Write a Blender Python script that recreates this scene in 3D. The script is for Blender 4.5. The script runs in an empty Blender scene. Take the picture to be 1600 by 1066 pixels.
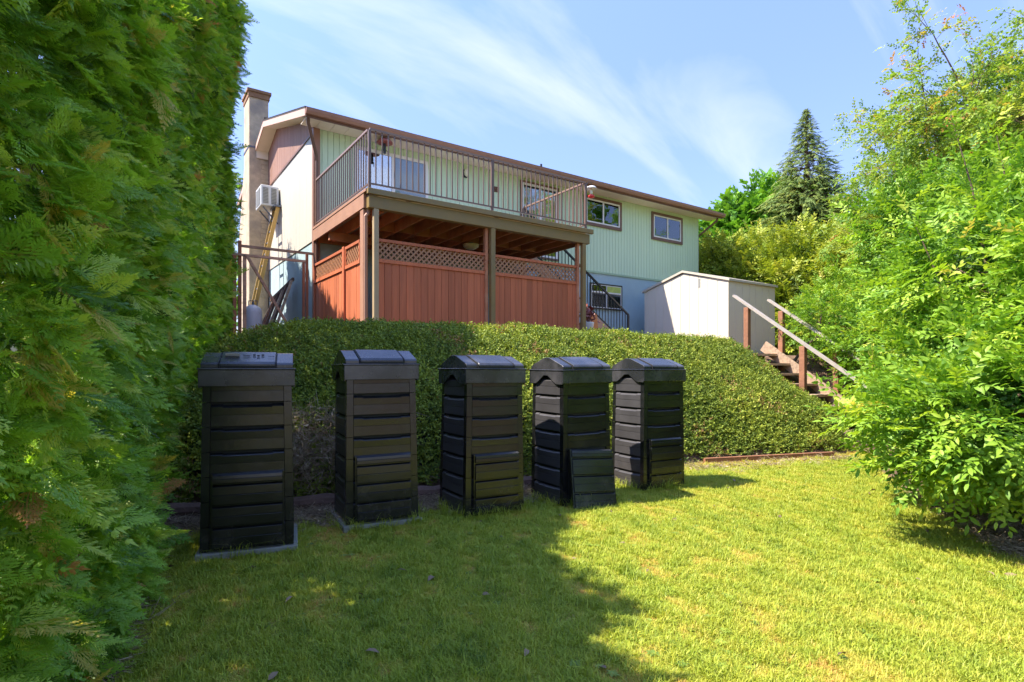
import bpy, bmesh, math, random
import numpy as np
from mathutils import Vector, Matrix
sc = bpy.context.scene
COL = sc.collection
RNG = np.random.default_rng(7)
random.seed(7)
R = math.radians
H = 1.15                      # eye height above the lawn

# ------------------------------------------------------------------ camera, sky, sun, exposure
cam_d = bpy.data.cameras.new('camera'); cam = bpy.data.objects.new('camera', cam_d); COL.objects.link(cam)
cam.location = (0, 0, H); cam.rotation_euler = (R(90), 0, 0)
cam_d.sensor_width = 36; cam_d.lens = 885/1600*36; cam_d.shift_y = 45/1600
cam_d.clip_start = 0.05; cam_d.clip_end = 3000
sc.camera = cam
SUN_EL = 55.0
SUN_V = Vector((-0.985, -0.17, 0)).normalized()*math.cos(R(SUN_EL)) + Vector((0, 0, math.sin(R(SUN_EL))))
w = bpy.data.worlds.new('World'); sc.world = w; w.use_nodes = True
nt = w.node_tree; nt.nodes.clear()
out = nt.nodes.new('ShaderNodeOutputWorld'); bg = nt.nodes.new('ShaderNodeBackground')
sky = nt.nodes.new('ShaderNodeTexSky'); sky.sky_type = 'NISHITA'; sky.sun_disc = False
sky.sun_elevation = R(SUN_EL); sky.sun_rotation = math.atan2(SUN_V.x, SUN_V.y)
sky.air_density = 1.0; sky.dust_density = 0.15; sky.ozone_density = 1.6
tc = nt.nodes.new('ShaderNodeTexCoord')
sep = nt.nodes.new('ShaderNodeSeparateXYZ'); nt.links.new(tc.outputs['Generated'], sep.inputs[0])
def wmath(op, a, b=None, clamp=False):
    n = nt.nodes.new('ShaderNodeMath'); n.operation = op; n.use_clamp = clamp
    for i, v in enumerate((a, b)):
        if v is None: continue
        if isinstance(v, (int, float)): n.inputs[i].default_value = v
        else: nt.links.new(v, n.inputs[i])
    return n.outputs[0]
zz = wmath('ADD', wmath('MAXIMUM', sep.outputs[2], 0.0), 0.18)
cx = wmath('DIVIDE', sep.outputs[0], zz); cy = wmath('DIVIDE', sep.outputs[1], zz)
cmb = nt.nodes.new('ShaderNodeCombineXYZ'); nt.links.new(cx, cmb.inputs[0]); nt.links.new(cy, cmb.inputs[1])
mp = nt.nodes.new('ShaderNodeMapping'); mp.vector_type = 'TEXTURE'; nt.links.new(cmb.outputs[0], mp.inputs[0])
mp.inputs['Rotation'].default_value = (0, 0, R(43)); mp.inputs['Scale'].default_value = (2, .5, 1); mp.inputs['Location'].default_value = (5, 14, 0)
nz = nt.nodes.new('ShaderNodeTexNoise'); nt.links.new(mp.outputs[0], nz.inputs[0])
nz.inputs['Scale'].default_value = 1.0; nz.inputs['Detail'].default_value = 7; nz.inputs['Roughness'].default_value = 0.55; nz.inputs['Distortion'].default_value = 0.7
cr = nt.nodes.new('ShaderNodeValToRGB'); nt.links.new(nz.outputs['Fac'], cr.inputs[0])
cr.color_ramp.elements[0].position = 0.50; cr.color_ramp.elements[0].color = (0, 0, 0, 1)
cr.color_ramp.elements[1].position = 0.80; cr.color_ramp.elements[1].color = (1, 1, 1, 1)
mix = nt.nodes.new('ShaderNodeMix'); mix.data_type = 'RGBA'
nt.links.new(wmath('MULTIPLY', cr.outputs[0], 0.85), mix.inputs[0])
fz = nt.nodes.new('ShaderNodeMapRange'); nt.links.new(sep.outputs[2], fz.inputs[0]); fz.inputs[3].default_value = .34; fz.inputs[4].default_value = 1.1
sm = nt.nodes.new('ShaderNodeVectorMath'); sm.operation = 'SCALE'; nt.links.new(sky.outputs[0], sm.inputs[0]); nt.links.new(fz.outputs[0], sm.inputs[3]); nt.links.new(sm.outputs[0], mix.inputs[6]); mix.inputs[7].default_value = (2.3, 2.6, 2.35, 1)
wb = nt.nodes.new('ShaderNodeMix'); wb.data_type = 'RGBA'; wb.blend_type = 'MULTIPLY'; wb.inputs[0].default_value = 1; nt.links.new(mix.outputs[2], wb.inputs[6]); wb.inputs[7].default_value = (.82, .765, .95, 1); nt.links.new(wb.outputs[2], bg.inputs[0]); bg.inputs[1].default_value = 0.105
nt.links.new(bg.outputs[0], out.inputs[0])
sun_d = bpy.data.lights.new('sun', 'SUN'); sun_d.energy = 2.0; sun_d.angle = R(0.53); sun_d.color = (1.0, 0.92, 0.80)
sun = bpy.data.objects.new('sun', sun_d); COL.objects.link(sun); sun.rotation_euler = SUN_V.to_track_quat('Z', 'Y').to_euler()
vs = sc.view_settings; sc.display_settings.display_device = 'sRGB'
vs.view_transform = 'Standard'; vs.look = 'None'; vs.gamma = 1; vs.use_curve_mapping = False; vs.exposure = 2.62
try:
    sc.cycles.max_bounces = 6; sc.cycles.diffuse_bounces = 4; sc.cycles.transparent_max_bounces = 8
    sc.cycles.caustics_reflective = False; sc.cycles.caustics_refractive = False; sc.cycles.use_denoising = True
    sc.cycles.sample_clamp_indirect = 6
except Exception: pass

# ------------------------------------------------------------------ helpers
def put(o, parent=None):
    COL.objects.link(o)
    if parent is not None: o.parent = parent
    return o
def tag(o, label=None, cat=None, group=None, kind=None):
    if label: o['label'] = label
    if cat: o['category'] = cat
    if group: o['group'] = group
    if kind: o['kind'] = kind
    return o
def empty(name, loc=(0, 0, 0), rz=0.0, **k):
    o = bpy.data.objects.new(name, None); o.location = loc; o.rotation_euler = (0, 0, rz); o.empty_display_size = .2
    COL.objects.link(o); return tag(o, **k)
def mesh_np(name, V, F, mat, smooth=False, uv=None):
    """V (n,3); F: array (m,3)/(m,4) or a list of them"""
    me = bpy.data.meshes.new(name)
    V = np.asarray(V, np.float32)
    Fs = F if isinstance(F, list) else [F]
    loops = np.concatenate([np.asarray(f, np.int32).ravel() for f in Fs])
    tot = np.concatenate([np.full(len(f), np.asarray(f).shape[1], np.int32) for f in Fs])
    st = np.concatenate([[0], np.cumsum(tot)[:-1]]).astype(np.int32)
    me.vertices.add(len(V)); me.vertices.foreach_set('co', V.ravel())
    me.loops.add(len(loops)); me.loops.foreach_set('vertex_index', loops)
    me.polygons.add(len(tot)); me.polygons.foreach_set('loop_start', st); me.polygons.foreach_set('loop_total', tot)
    if smooth: me.polygons.foreach_set('use_smooth', np.ones(len(tot), bool))
    me.update(calc_edges=True); me.validate()
    if mat: me.materials.append(mat)
    return me
def obj(name, me, parent=None, **k):
    o = bpy.data.objects.new(name, me); put(o, parent); return tag(o, **k)
class MB:
    def __init__(s): s.v = []; s.f = []
    def add(s, verts, faces):
        n = len(s.v); s.v += [tuple(v) for v in verts]; s.f += [tuple(i+n for i in f) for f in faces]; return s
    def box(s, x0, x1, y0, y1, z0, z1):
        v = [(x0,y0,z0),(x1,y0,z0),(x1,y1,z0),(x0,y1,z0),(x0,y0,z1),(x1,y0,z1),(x1,y1,z1),(x0,y1,z1)]
        return s.add(v, [(0,3,2,1),(4,5,6,7),(0,1,5,4),(1,2,6,5),(2,3,7,6),(3,0,4,7)])
    def bar(s, p0, p1, w, h, up=(0, 0, 1)):
        p0 = Vector(p0); p1 = Vector(p1); d = (p1-p0).normalized(); up = Vector(up)
        if abs(d.dot(up)) > .98: up = Vector((1, 0, 0))
        sx = d.cross(up).normalized(); sz = sx.cross(d).normalized()
        v = []
        for p in (p0, p1):
            for a, b in ((-1,-1),(1,-1),(1,1),(-1,1)): v.append(p+sx*a*w/2+sz*b*h/2)
        return s.add(v, [(0,1,2,3),(7,6,5,4),(0,4,5,1),(1,5,6,2),(2,6,7,3),(3,7,4,0)])
    def tube(s, pts, rad, n=8, cap=True):
        pts = [Vector(p) for p in pts]
        rad = rad if isinstance(rad, (list, tuple)) else [rad]*len(pts)
        up = Vector((0, 0, 1)); v = []; last = None
        for i, p in enumerate(pts):
            d = (pts[min(i+1, len(pts)-1)]-pts[max(i-1, 0)]).normalized()
            if last is None:
                a = d.cross(Vector((0.13, 0.31, 1)) if abs(d.z) < .9 else Vector((1, .1, 0))).normalized()
            else: a = (last - d*last.dot(d)).normalized()
            last = a; b = d.cross(a)
            for k in range(n):
                t = 2*math.pi*k/n; v.append(p+(a*math.cos(t)+b*math.sin(t))*rad[i])
        f = []
        for i in range(len(pts)-1):
            for k in range(n): f.append((i*n+k, i*n+(k+1)%n, (i+1)*n+(k+1)%n, (i+1)*n+k))
        if cap: f.append(tuple(reversed(range(n)))); f.append(tuple((len(pts)-1)*n+k for k in range(n)))
        return s.add(v, f)
    def lathe(s, prof, n=16, c=(0, 0)):
        v = []; f = []
        for r, z in prof:
            for k in range(n):
                t = 2*math.pi*k/n; v.append((c[0]+r*math.cos(t), c[1]+r*math.sin(t), z))
        for i in range(len(prof)-1):
            for k in range(n): f.append((i*n+k, i*n+(k+1)%n, (i+1)*n+(k+1)%n, (i+1)*n+k))
        f.append(tuple(reversed(range(n)))); f.append(tuple((len(prof)-1)*n+k for k in range(n)))
        return s.add(v, f)
    def prism(s, prof, axis, a, b):
        """extrude a closed 2-D profile along an axis: 'x' -> profile is (y,z), 'y' -> (x,z), 'z' -> (x,y)"""
        n = len(prof)
        def P(p, t): return {'x': (t, p[0], p[1]), 'y': (p[0], t, p[1]), 'z': (p[0], p[1], t)}[axis]
        v = [P(p, a) for p in prof]+[P(p, b) for p in prof]
        f = [tuple(range(n)), tuple(reversed(range(n, 2*n)))]+[(i, i+n, (i+1) % n+n, (i+1) % n) for i in range(n)]
        return s.add(v, f)
    def mesh(s, name, mat, bevel=0, smooth=False, tf=None):
        v = s.v if tf is None else [tf(p) for p in s.v]
        me = bpy.data.meshes.new(name); me.from_pydata([tuple(p) for p in v], [], s.f)
        bm = bmesh.new(); bm.from_mesh(me); bmesh.ops.recalc_face_normals(bm, faces=bm.faces)
        if bevel > 0:
            es = [e for e in bm.edges if len(e.link_faces) == 2 and e.calc_face_angle(0) > .5]
            try: bmesh.ops.bevel(bm, geom=es, offset=bevel, segments=1, affect='EDGES', clamp_overlap=True)
            except Exception: pass
        bm.to_mesh(me); bm.free()
        if smooth:
            for p in me.polygons: p.use_smooth = True
        me.materials.append(mat); return me
    def build(s, name, mat, parent=None, bevel=0, smooth=False, **k):
        return obj(name, s.mesh(name, mat, bevel, smooth), parent, **k)
def share(me, name, parent, loc=(0, 0, 0), rz=0.0, rot=None, sc_=None, **k):
    o = obj(name, me, parent, **k); o.location = loc; o.rotation_euler = rot if rot is not None else (0, 0, rz)
    if sc_ is not None: o.scale = sc_
    return o

# ------------------------------------------------------------------ materials
MATS = {}
def material(name, col, rough=.6, var=.12, scale=6.0, stretch=(1, 1, 1), bump=0.0, bscale=None, spec=.5, metal=0.0, rnd=0.0, col2=None, c2pos=(.45, .75), c2scale=3.0, coat=0.0, dirt=0.0):
    """principled colour with fractal variation, a second colour in patches, bump, and a random tone for each object"""
    m = bpy.data.materials.new(name); m.use_nodes = True; n = m.node_tree; N = n.nodes; L = n.links
    b = N['Principled BSDF']; b.inputs['Roughness'].default_value = rough; b.inputs['Metallic'].default_value = metal
    b.inputs['Specular IOR Level'].default_value = spec
    tcn = N.new('ShaderNodeTexCoord'); mpn = N.new('ShaderNodeMapping'); L.new(tcn.outputs['Object'], mpn.inputs[0]); mpn.inputs['Scale'].default_value = stretch
    oi = N.new('ShaderNodeObjectInfo')
    vadd = N.new('ShaderNodeVectorMath'); vadd.operation = 'ADD'; L.new(mpn.outputs[0], vadd.inputs[0])
    mul = N.new('ShaderNodeMath'); mul.operation = 'MULTIPLY'; L.new(oi.outputs['Random'], mul.inputs[0]); mul.inputs[1].default_value = 37.0
    L.new(mul.outputs[0], vadd.inputs[1])
    nz = N.new('ShaderNodeTexNoise'); L.new(vadd.outputs[0], nz.inputs[0]); nz.inputs['Scale'].default_value = scale; nz.inputs['Detail'].default_value = 6; nz.inputs['Roughness'].default_value = .62
    c = np.array(col[:3])
    hs = N.new('ShaderNodeMix'); hs.data_type = 'RGBA'
    L.new(nz.outputs['Fac'], hs.inputs[0])
    hs.inputs[6].default_value = (*(c*(1-var*2.0)).clip(0, 1), 1); hs.inputs[7].default_value = (*(c*(1+var*2.0)).clip(0, 1), 1)
    last = hs.outputs[2]
    if col2 is not None:
        n2 = N.new('ShaderNodeTexNoise'); L.new(vadd.outputs[0], n2.inputs[0]); n2.inputs['Scale'].default_value = c2scale; n2.inputs['Detail'].default_value = 5
        mr = N.new('ShaderNodeMapRange'); L.new(n2.outputs['Fac'], mr.inputs[0]); mr.inputs[1].default_value = c2pos[0]; mr.inputs[2].default_value = c2pos[1]
        mx = N.new('ShaderNodeMix'); mx.data_type = 'RGBA'; L.new(mr.outputs[0], mx.inputs[0]); L.new(last, mx.inputs[6]); mx.inputs[7].default_value = (*col2[:3], 1); last = mx.outputs[2]
    if dirt:
        sz_ = N.new('ShaderNodeSeparateXYZ'); L.new(tcn.outputs['Object'], sz_.inputs[0])
        d1 = N.new('ShaderNodeMapRange'); L.new(sz_.outputs[2], d1.inputs[0]); d1.inputs[1].default_value = 0.0; d1.inputs[2].default_value = .32; d1.inputs[3].default_value = .75; d1.inputs[4].default_value = .14
        nd = N.new('ShaderNodeTexNoise'); L.new(vadd.outputs[0], nd.inputs[0]); nd.inputs['Scale'].default_value = 14; nd.inputs['Detail'].default_value = 8; nd.inputs['Roughness'].default_value = .7
        d2 = N.new('ShaderNodeMapRange'); L.new(nd.outputs['Fac'], d2.inputs[0]); d2.inputs[1].default_value = .48; d2.inputs[2].default_value = .78
        d3 = N.new('ShaderNodeMath'); d3.operation = 'MULTIPLY'; L.new(d1.outputs[0], d3.inputs[0]); L.new(d2.outputs[0], d3.inputs[1])
        dm = N.new('ShaderNodeMix'); dm.data_type = 'RGBA'; L.new(d3.outputs[0], dm.inputs[0]); L.new(last, dm.inputs[6]); dm.inputs[7].default_value = (.085, .07, .052, 1); last = dm.outputs[2]
    if rnd:
        hv = N.new('ShaderNodeHueSaturation'); L.new(last, hv.inputs['Color'])
        mr = N.new('ShaderNodeMapRange'); L.new(oi.outputs['Random'], mr.inputs[0]); mr.inputs[3].default_value = 1-rnd; mr.inputs[4].default_value = 1+rnd
        L.new(mr.outputs[0], hv.inputs['Value']); last = hv.outputs[0]
    L.new(last, b.inputs['Base Color'])
    mrr = N.new('ShaderNodeMapRange'); L.new(nz.outputs['Fac'], mrr.inputs[0]); mrr.inputs[3].default_value = max(.02, rough-.1); mrr.inputs[4].default_value = min(1, rough+.12); L.new(mrr.outputs[0], b.inputs['Roughness'])
    if bump:
        nb = N.new('ShaderNodeTexNoise'); L.new(vadd.outputs[0], nb.inputs[0]); nb.inputs['Scale'].default_value = bscale or scale*4; nb.inputs['Detail'].default_value = 5
        bp = N.new('ShaderNodeBump'); bp.inputs['Strength'].default_value = min(1, bump); bp.inputs['Distance'].default_value = .01; L.new(nb.outputs['Fac'], bp.inputs['Height']); L.new(bp.outputs[0], b.inputs['Normal'])
    MATS[name] = m; return m
def leaf_material(name, ramp, trans=.3, rough=.5, spec=.35, attr=True):
    """two-sided leaf: colour from the per-instance tint, partly translucent"""
    m = bpy.data.materials.new(name); m.use_nodes = True; n = m.node_tree; N = n.nodes; L = n.links
    b = N['Principled BSDF']; b.inputs['Roughness'].default_value = rough; b.inputs['Specular IOR Level'].default_value = spec
    at = N.new('ShaderNodeAttribute'); at.attribute_type = 'INSTANCER' if attr else 'GEOMETRY'; at.attribute_name = 'tint'
    cr = N.new('ShaderNodeValToRGB'); L.new(at.outputs['Fac'], cr.inputs[0])
    e = cr.color_ramp.elements
    while len(e) > 1: e.remove(e[-1])
    e[0].position = ramp[0][0]; e[0].color = (*ramp[0][1], 1)
    for p, c in ramp[1:]:
        q = e.new(p); q.color = (*c, 1)
    L.new(cr.outputs[0], b.inputs['Base Color'])
    tr = N.new('ShaderNodeBsdfTranslucent')
    hv = N.new('ShaderNodeMix'); hv.data_type = 'RGBA'; hv.blend_type = 'MULTIPLY'; hv.inputs[0].default_value = 1; L.new(cr.outputs[0], hv.inputs[6]); hv.inputs[7].default_value = (1.25, 1.2, .55, 1)
    L.new(hv.outputs[2], tr.inputs[0])
    ms = N.new('ShaderNodeMixShader'); ms.inputs[0].default_value = trans; L.new(b.outputs[0], ms.inputs[1]); L.new(tr.outputs[0], ms.inputs[2])
    L.new(ms.outputs[0], N['Material Output'].inputs[0]); MATS[name] = m; return m

M_plastic = material('black_plastic', dirt=1, col= (.0075, .008, .0085), rough=.22, var=.3, scale=4, bump=.05, bscale=25, spec=.6, rnd=.12, col2=(.02, .021, .020), c2pos=(.5, .85), c2scale=5)
M_plastic_lit = material('sunlit_side_black_plastic', dirt=1, col= (.050, .047, .049), rough=.42, var=.2, scale=5, bump=.05, bscale=25, rnd=.12, spec=.5)  # sunlight put into the colour: paler plastic for the left slats
M_plastic_d = material('black_plastic_core', (.008, .009, .009), rough=.7, var=.1)
M_lid = material('grey_black_plastic', (.022, .023, .025), rough=.26, var=.2, scale=5, bump=.05, bscale=25, rnd=.1, spec=.65, col2=(.085, .080, .084), c2pos=(.45, .75), c2scale=4)
M_print = material('raised_pale_print', (.42, .40, .38), rough=.6, var=.05)
M_stucco = material('blue_stucco', (.38, .49, .50), rough=.9, var=.07, scale=5, bump=.9, bscale=70, col2=(.30, .43, .49), c2pos=(.4, .8), c2scale=1.3)
M_mint = material('mint_siding_paint', (.55, .69, .47), rough=.65, var=.05, scale=3, stretch=(1, 1, .12), bump=.2, bscale=18)
M_cream = material('cream_siding_paint', (.50, .46, .39), rough=.65, var=.05, scale=3, stretch=(1, 1, .12), bump=.15)
M_gable = material('weathered_brown_siding', (.26, .135, .095), rough=.7, var=.16, scale=3, stretch=(4, 4, .25), bump=.3, col2=(.36, .22, .17), c2pos=(.45, .8))
M_trim = material('brown_trim_paint', (.155, .078, .05), rough=.5, var=.12, scale=5, bump=.1, rnd=.06)
M_fascia = material('fascia_brown_paint', (.30, .15, .095), rough=.5, var=.1, scale=5, bump=.1)
M_beige_fascia = material('pinkish_beige_paint', (.55, .36, .27), rough=.55, var=.08, scale=5)
M_soffit = material('cream_soffit', (.80, .68, .55), rough=.6, var=.04)
M_roof = material('asphalt_shingle', (.045, .038, .035), rough=.9, var=.3, scale=40, bump=.6, bscale=120)
M_chim = material('beige_chimney_stucco', (.50, .39, .26), rough=.9, var=.22, scale=7, bump=1, bscale=26, col2=(.30, .25, .20), c2pos=(.45, .75), c2scale=2.2)
M_chim_cap = material('old_chimney_cap', (.26, .14, .07), rough=.85, var=.3, scale=12, bump=.6)
M_metal = material('dark_galvanised_flashing', (.12, .14, .18), rough=.4, metal=.6)
M_white = material('white_vinyl', (.74, .72, .68), rough=.4, var=.03)
M_glassd = None
M_olive = material('olive_brown_paint', (.25, .165, .055), rough=.5, var=.1, scale=5, bump=.15, col2=(.21, .16, .075), c2pos=(.4, .8))
M_postp = material('pale_olive_post_paint', (.40, .30, .17), rough=.5, var=.08, scale=5)
M_deckside = material('salmon_brown_paint', (.36, .19, .12), rough=.6, var=.12, scale=4, bump=.2)
M_joist = material('red_brown_joist', (.48, .19, .09), rough=.7, var=.22, scale=5, bump=.35, rnd=.22, col2=(.58, .32, .18), c2pos=(.5, .8))
M_decktop = material('grey_deck_boards', (.34, .33, .32), rough=.7, var=.15, scale=9)
M_rail = material('dark_bronze_metal', (.15, .095, .075), rough=.38, var=.1, spec=.5)
M_railtop = material('bronze_top_rail', (.24, .15, .11), rough=.35, var=.1)
M_cedar = material('red_cedar_stain', (.50, .14, .056), rough=.62, var=.2, scale=3.2, stretch=(5, 5, .35), bump=.35, bscale=14, rnd=.17, col2=(.42, .11, .04), c2pos=(.45, .8), c2scale=2)
M_lattice = material('lattice_cedar', (.40, .19, .095), rough=.6, var=.15, scale=6, rnd=.08)
M_shed = material('cream_shed_metal', (.66, .59, .47), rough=.45, var=.03, scale=3)
M_shedroof = material('shed_roof_metal', (.5, .45, .36), rough=.45, var=.05)
M_wood = material('weathered_grey_wood', (.42, .29, .19), rough=.8, var=.25, scale=4, stretch=(1, 6, 6), bump=.5, bscale=22, rnd=.12, col2=(.23, .16, .11), c2pos=(.45, .75))
M_redwood = material('weathered_red_post', (.28, .12, .06), rough=.75, var=.25, scale=6, bump=.5, bscale=25)
M_tread = material('dark_tread_wood', (.10, .055, .035), rough=.8, var=.25, scale=6, bump=.4, rnd=.15)
M_log = material('rotting_log_bark', (.13, .075, .05), rough=.9, var=.35, scale=9, bump=1, bscale=30)
M_conc = material('concrete_slab', (.27, .26, .22), rough=.9, var=.15, scale=12, bump=.5, bscale=60, col2=(.18, .2, .15), c2pos=(.5, .8))
M_bark = material('grey_brown_bark', (.13, .085, .055), rough=.9, var=.3, scale=14, bump=1, bscale=30)
M_twig = material('reddish_twig', (.22, .12, .07), rough=.8, var=.25, scale=14)
M_dead = material('dead_twigs', (.24, .20, .17), rough=.9, var=.2)
M_yellow = material('yellow_fibreglass', (.62, .38, .10), rough=.5, var=.08)
M_acw = material('white_enamel', (.70, .71, .71), rough=.35, var=.03)
M_acg = material('grey_condenser_fins', (.26, .26, .24), rough=.5, var=.1)
M_tank = material('white_painted_steel', (.62, .63, .70), rough=.35, var=.04, col2=(.4, .3, .25), c2pos=(.66, .8), c2scale=5)
M_red = material('red_plastic', (.62, .03, .03), rough=.3, var=.05)
M_rust = material('rust_red_feeder', (.26, .07, .05), rough=.5, var=.15)
M_pot = material('orange_cedar_board', (.55, .20, .06), rough=.6, var=.12)
M_skirt = material('tan_stair_stringer', (.42, .26, .18), rough=.6, var=.1)
M_blackm = material('black_metal', (.015, .016, .018), rough=.4)
M_lampglass = material('frosted_lamp_glass', (.70, .68, .50), rough=.3, var=.04)
M_room_dark = material('dark_room', (.035, .028, .022), rough=.8, var=.4, scale=3)
M_curt_b = material('brown_curtain', (.16, .075, .05), rough=.8, var=.3, scale=9, stretch=(6, 1, .1))
M_curt_y = material('yellow_curtain', (.50, .36, .06), rough=.8, var=.3, scale=9, stretch=(6, 1, .1))
M_curt_s = material('blue_grey_sheer', (.20, .24, .34), rough=.7, var=.15, scale=6, stretch=(6, 1, .1))
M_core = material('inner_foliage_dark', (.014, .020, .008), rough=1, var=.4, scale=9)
def glass(name, refl):
    m = bpy.data.materials.new(name); m.use_nodes = True; N = m.node_tree.nodes; L = m.node_tree.links; N.remove(N['Principled BSDF'])
    t = N.new('ShaderNodeBsdfTransparent'); t.inputs[0].default_value = (.82, .88, .86, 1); g = N.new('ShaderNodeBsdfGlossy'); g.inputs['Roughness'].default_value = .015; g.inputs['Color'].default_value = (.95, .97, 1, 1)
    fr = N.new('ShaderNodeFresnel'); fr.inputs[0].default_value = 1.5; a = N.new('ShaderNodeMath'); a.operation = 'MULTIPLY_ADD'; L.new(fr.outputs[0], a.inputs[0]); a.inputs[1].default_value = 1.4; a.inputs[2].default_value = refl; a.use_clamp = True
    nb = N.new('ShaderNodeTexNoise'); nb.inputs['Scale'].default_value = 1.6; bp = N.new('ShaderNodeBump'); bp.inputs['Strength'].default_value = .05; bp.inputs['Distance'].default_value = .05; L.new(nb.outputs['Fac'], bp.inputs['Height']); L.new(bp.outputs[0], g.inputs['Normal'])
    ms = N.new('ShaderNodeMixShader'); L.new(a.outputs[0], ms.inputs[0]); L.new(t.outputs[0], ms.inputs[1]); L.new(g.outputs[0], ms.inputs[2]); L.new(ms.outputs[0], N['Material Output'].inputs[0]); return m
M_glass = glass('window_glass', .06); M_glassr = glass('reflective_door_glass', .38)

# ------------------------------------------------------------------ house frame: s along the facade, t into the house
W0 = Vector((-4.27, 12.29, 0)); UX, UY = 0.8236, 0.5672; PHI = math.atan2(UY, UX)
def LW(s, t, z=0.0): return Vector((W0.x+s*UX-t*UY, W0.y+s*UY+t*UX, z))
def wall_pt(x, y, t=0.0):
    """photo pixel -> (s, z) on the vertical plane at depth t, parallel to the facade"""
    r = (x-800)/885; ox = W0.x-t*UY; oy = W0.y+t*UX
    s = (oy*r-ox)/(UX-UY*r); Y = oy+s*UY
    return s, H+(578-y)*Y/885

# ------------------------------------------------------------------ terrain
bX = np.array([-30, -8, -5.0, -3.4, -1.7, -.65, .11, 1.2, 2.1, 3.3, 4.4, 5.3, 8, 12, 40]); bY = np.array([4.2, 4.2, 4.2, 4.25, 4.66, 5.2, 5.6, 6.3, 6.9, 7.3, 7.65, 8.3, 9.2, 10, 13])
cX = np.array([-30, -8, -5.0, -3.6, -2.6, -1.5, 0, 2.0, 3.4, 4.2, 5.3, 8, 12, 40]); cY = np.array([7.2, 7.2, 7.2, 7.2, 7.25, 7.4, 7.9, 8.7, 9.3, 10.0, 10.6, 12.2, 14, 20])
def noise2(x, y, f=1.0, seed=0):
    r = np.random.default_rng(seed); o = np.zeros_like(np.asarray(x, float)); amp = 1.0; tot = 0
    for k in range(5):
        for j in range(3):
            a = r.uniform(0, 2*np.pi); ff = f*(1.85**k)*r.uniform(.8, 1.25); ph = r.uniform(0, 6.28, 2)
            o += amp*np.sin((x*np.cos(a)+y*np.sin(a))*ff*6.28+ph[0]+1.3*np.sin((x*np.sin(a)-y*np.cos(a))*ff*3.7+ph[1]))
        tot += amp*1.7; amp *= .6
    return o/tot
def ground(x, y):
    x = np.asarray(x, float); y = np.asarray(y, float)
    yb = np.interp(x, bX, bY); yc = np.interp(x, cX, cY)
    p = np.clip((y-yb)/(yc-yb), 0, 1)
    pw = np.interp(x, [-2, 1.5, 3.5], [1.9, 1.45, 1.15])
    h = 1.42*(1-(1-p)**pw)
    h = h+np.clip((y-yc)/6.0, 0, 1)*.18
    h = h-np.clip((x-1.2)/2.5, 0, 1)*np.clip((7-y)/3, 0, 1)*.05
    h = h*(1-.22*np.clip((-2.7-x)/1.1, 0, 1)*np.clip((9.0-y)/1.2, 0, 1))
    lx = (x-4.22)*UX+(y-10.05)*UY; ly = -(x-4.22)*UY+(y-10.05)*UX      # the garden stairs sit in a cut
    cut = np.maximum(1.36+.72*ly-.30, -.02); side = np.clip((lx+1.3)/1.1, 0, 1)*np.clip((1.9-lx)/.6, 0, 1)*np.clip((.55-ly)/.35, 0, 1)*(ly > -3)
    h = h*(1-side)+np.minimum(h, cut+.10+.5*np.clip(-lx-.1, 0, 2))*side
    ins = np.clip((np.minimum(lx+.06, 1.2-lx))/.12, 0, 1)*(ly < .40)*(ly > -2.4)
    h = h*(1-ins)+np.minimum(h, cut)*ins
    return h + .012*noise2(x, y, .35, 3)*(np.hypot(x, y) < 40)
def gz(x, y): return float(ground(np.array([x]), np.array([y]))[0])
def soil_mask(x, y):
    yb = np.interp(x, bX, bY); n = noise2(x, y, .9, 11)
    bank = np.clip((y-yb+.10+.05*n)/.12, 0, 1)
    hx = np.interp(y, HY, HX); hedge = np.clip((hx-.10+.10*n-x)/.15, 0, 1)
    bed = np.clip((x-(np.interp(y, [2.2, 3.1, 4.2, 5.3, 6.3, 7.5], [3.0, 3.0, 3.25, 3.65, 4.0, 4.8])+.08*n))/.15, 0, 1)
    strip = np.clip(1-np.abs(y-yb+.28)/(.22+.12*n), 0, 1)*np.clip((0.9-x)/.5, 0, 1)
    return np.clip(np.maximum.reduce([bank, hedge, bed, strip]), 0, 1)
HY = np.array([-6, .6, 1.4, 2.2, 3.2, 4.6, 5.6, 7.1, 30]); HX = np.array([-1.25, -1.22, -1.30, -1.56, -2.12, -2.90, -3.18, -3.66, -3.66])
gxs = np.concatenate([np.array([-400, -150, -60, -30, -18, -12]), np.arange(-9, 11.01, .1), np.array([13, 17, 24, 40, 80, 180, 400])])
gys = np.concatenate([np.array([-300, -60, -20, -8, -3]), np.arange(-1, 13.01, .1), np.array([14, 16, 19, 24, 32, 50, 90, 200, 900])])
GX, GY = np.meshgrid(gxs, gys); GZ = ground(GX, GY)
nx, ny = len(gxs), len(gys); ii = np.arange(nx*ny).reshape(ny, nx)
F = np.stack([ii[:-1, :-1], ii[:-1, 1:], ii[1:, 1:], ii[1:, :-1]], -1).reshape(-1, 4)
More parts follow.
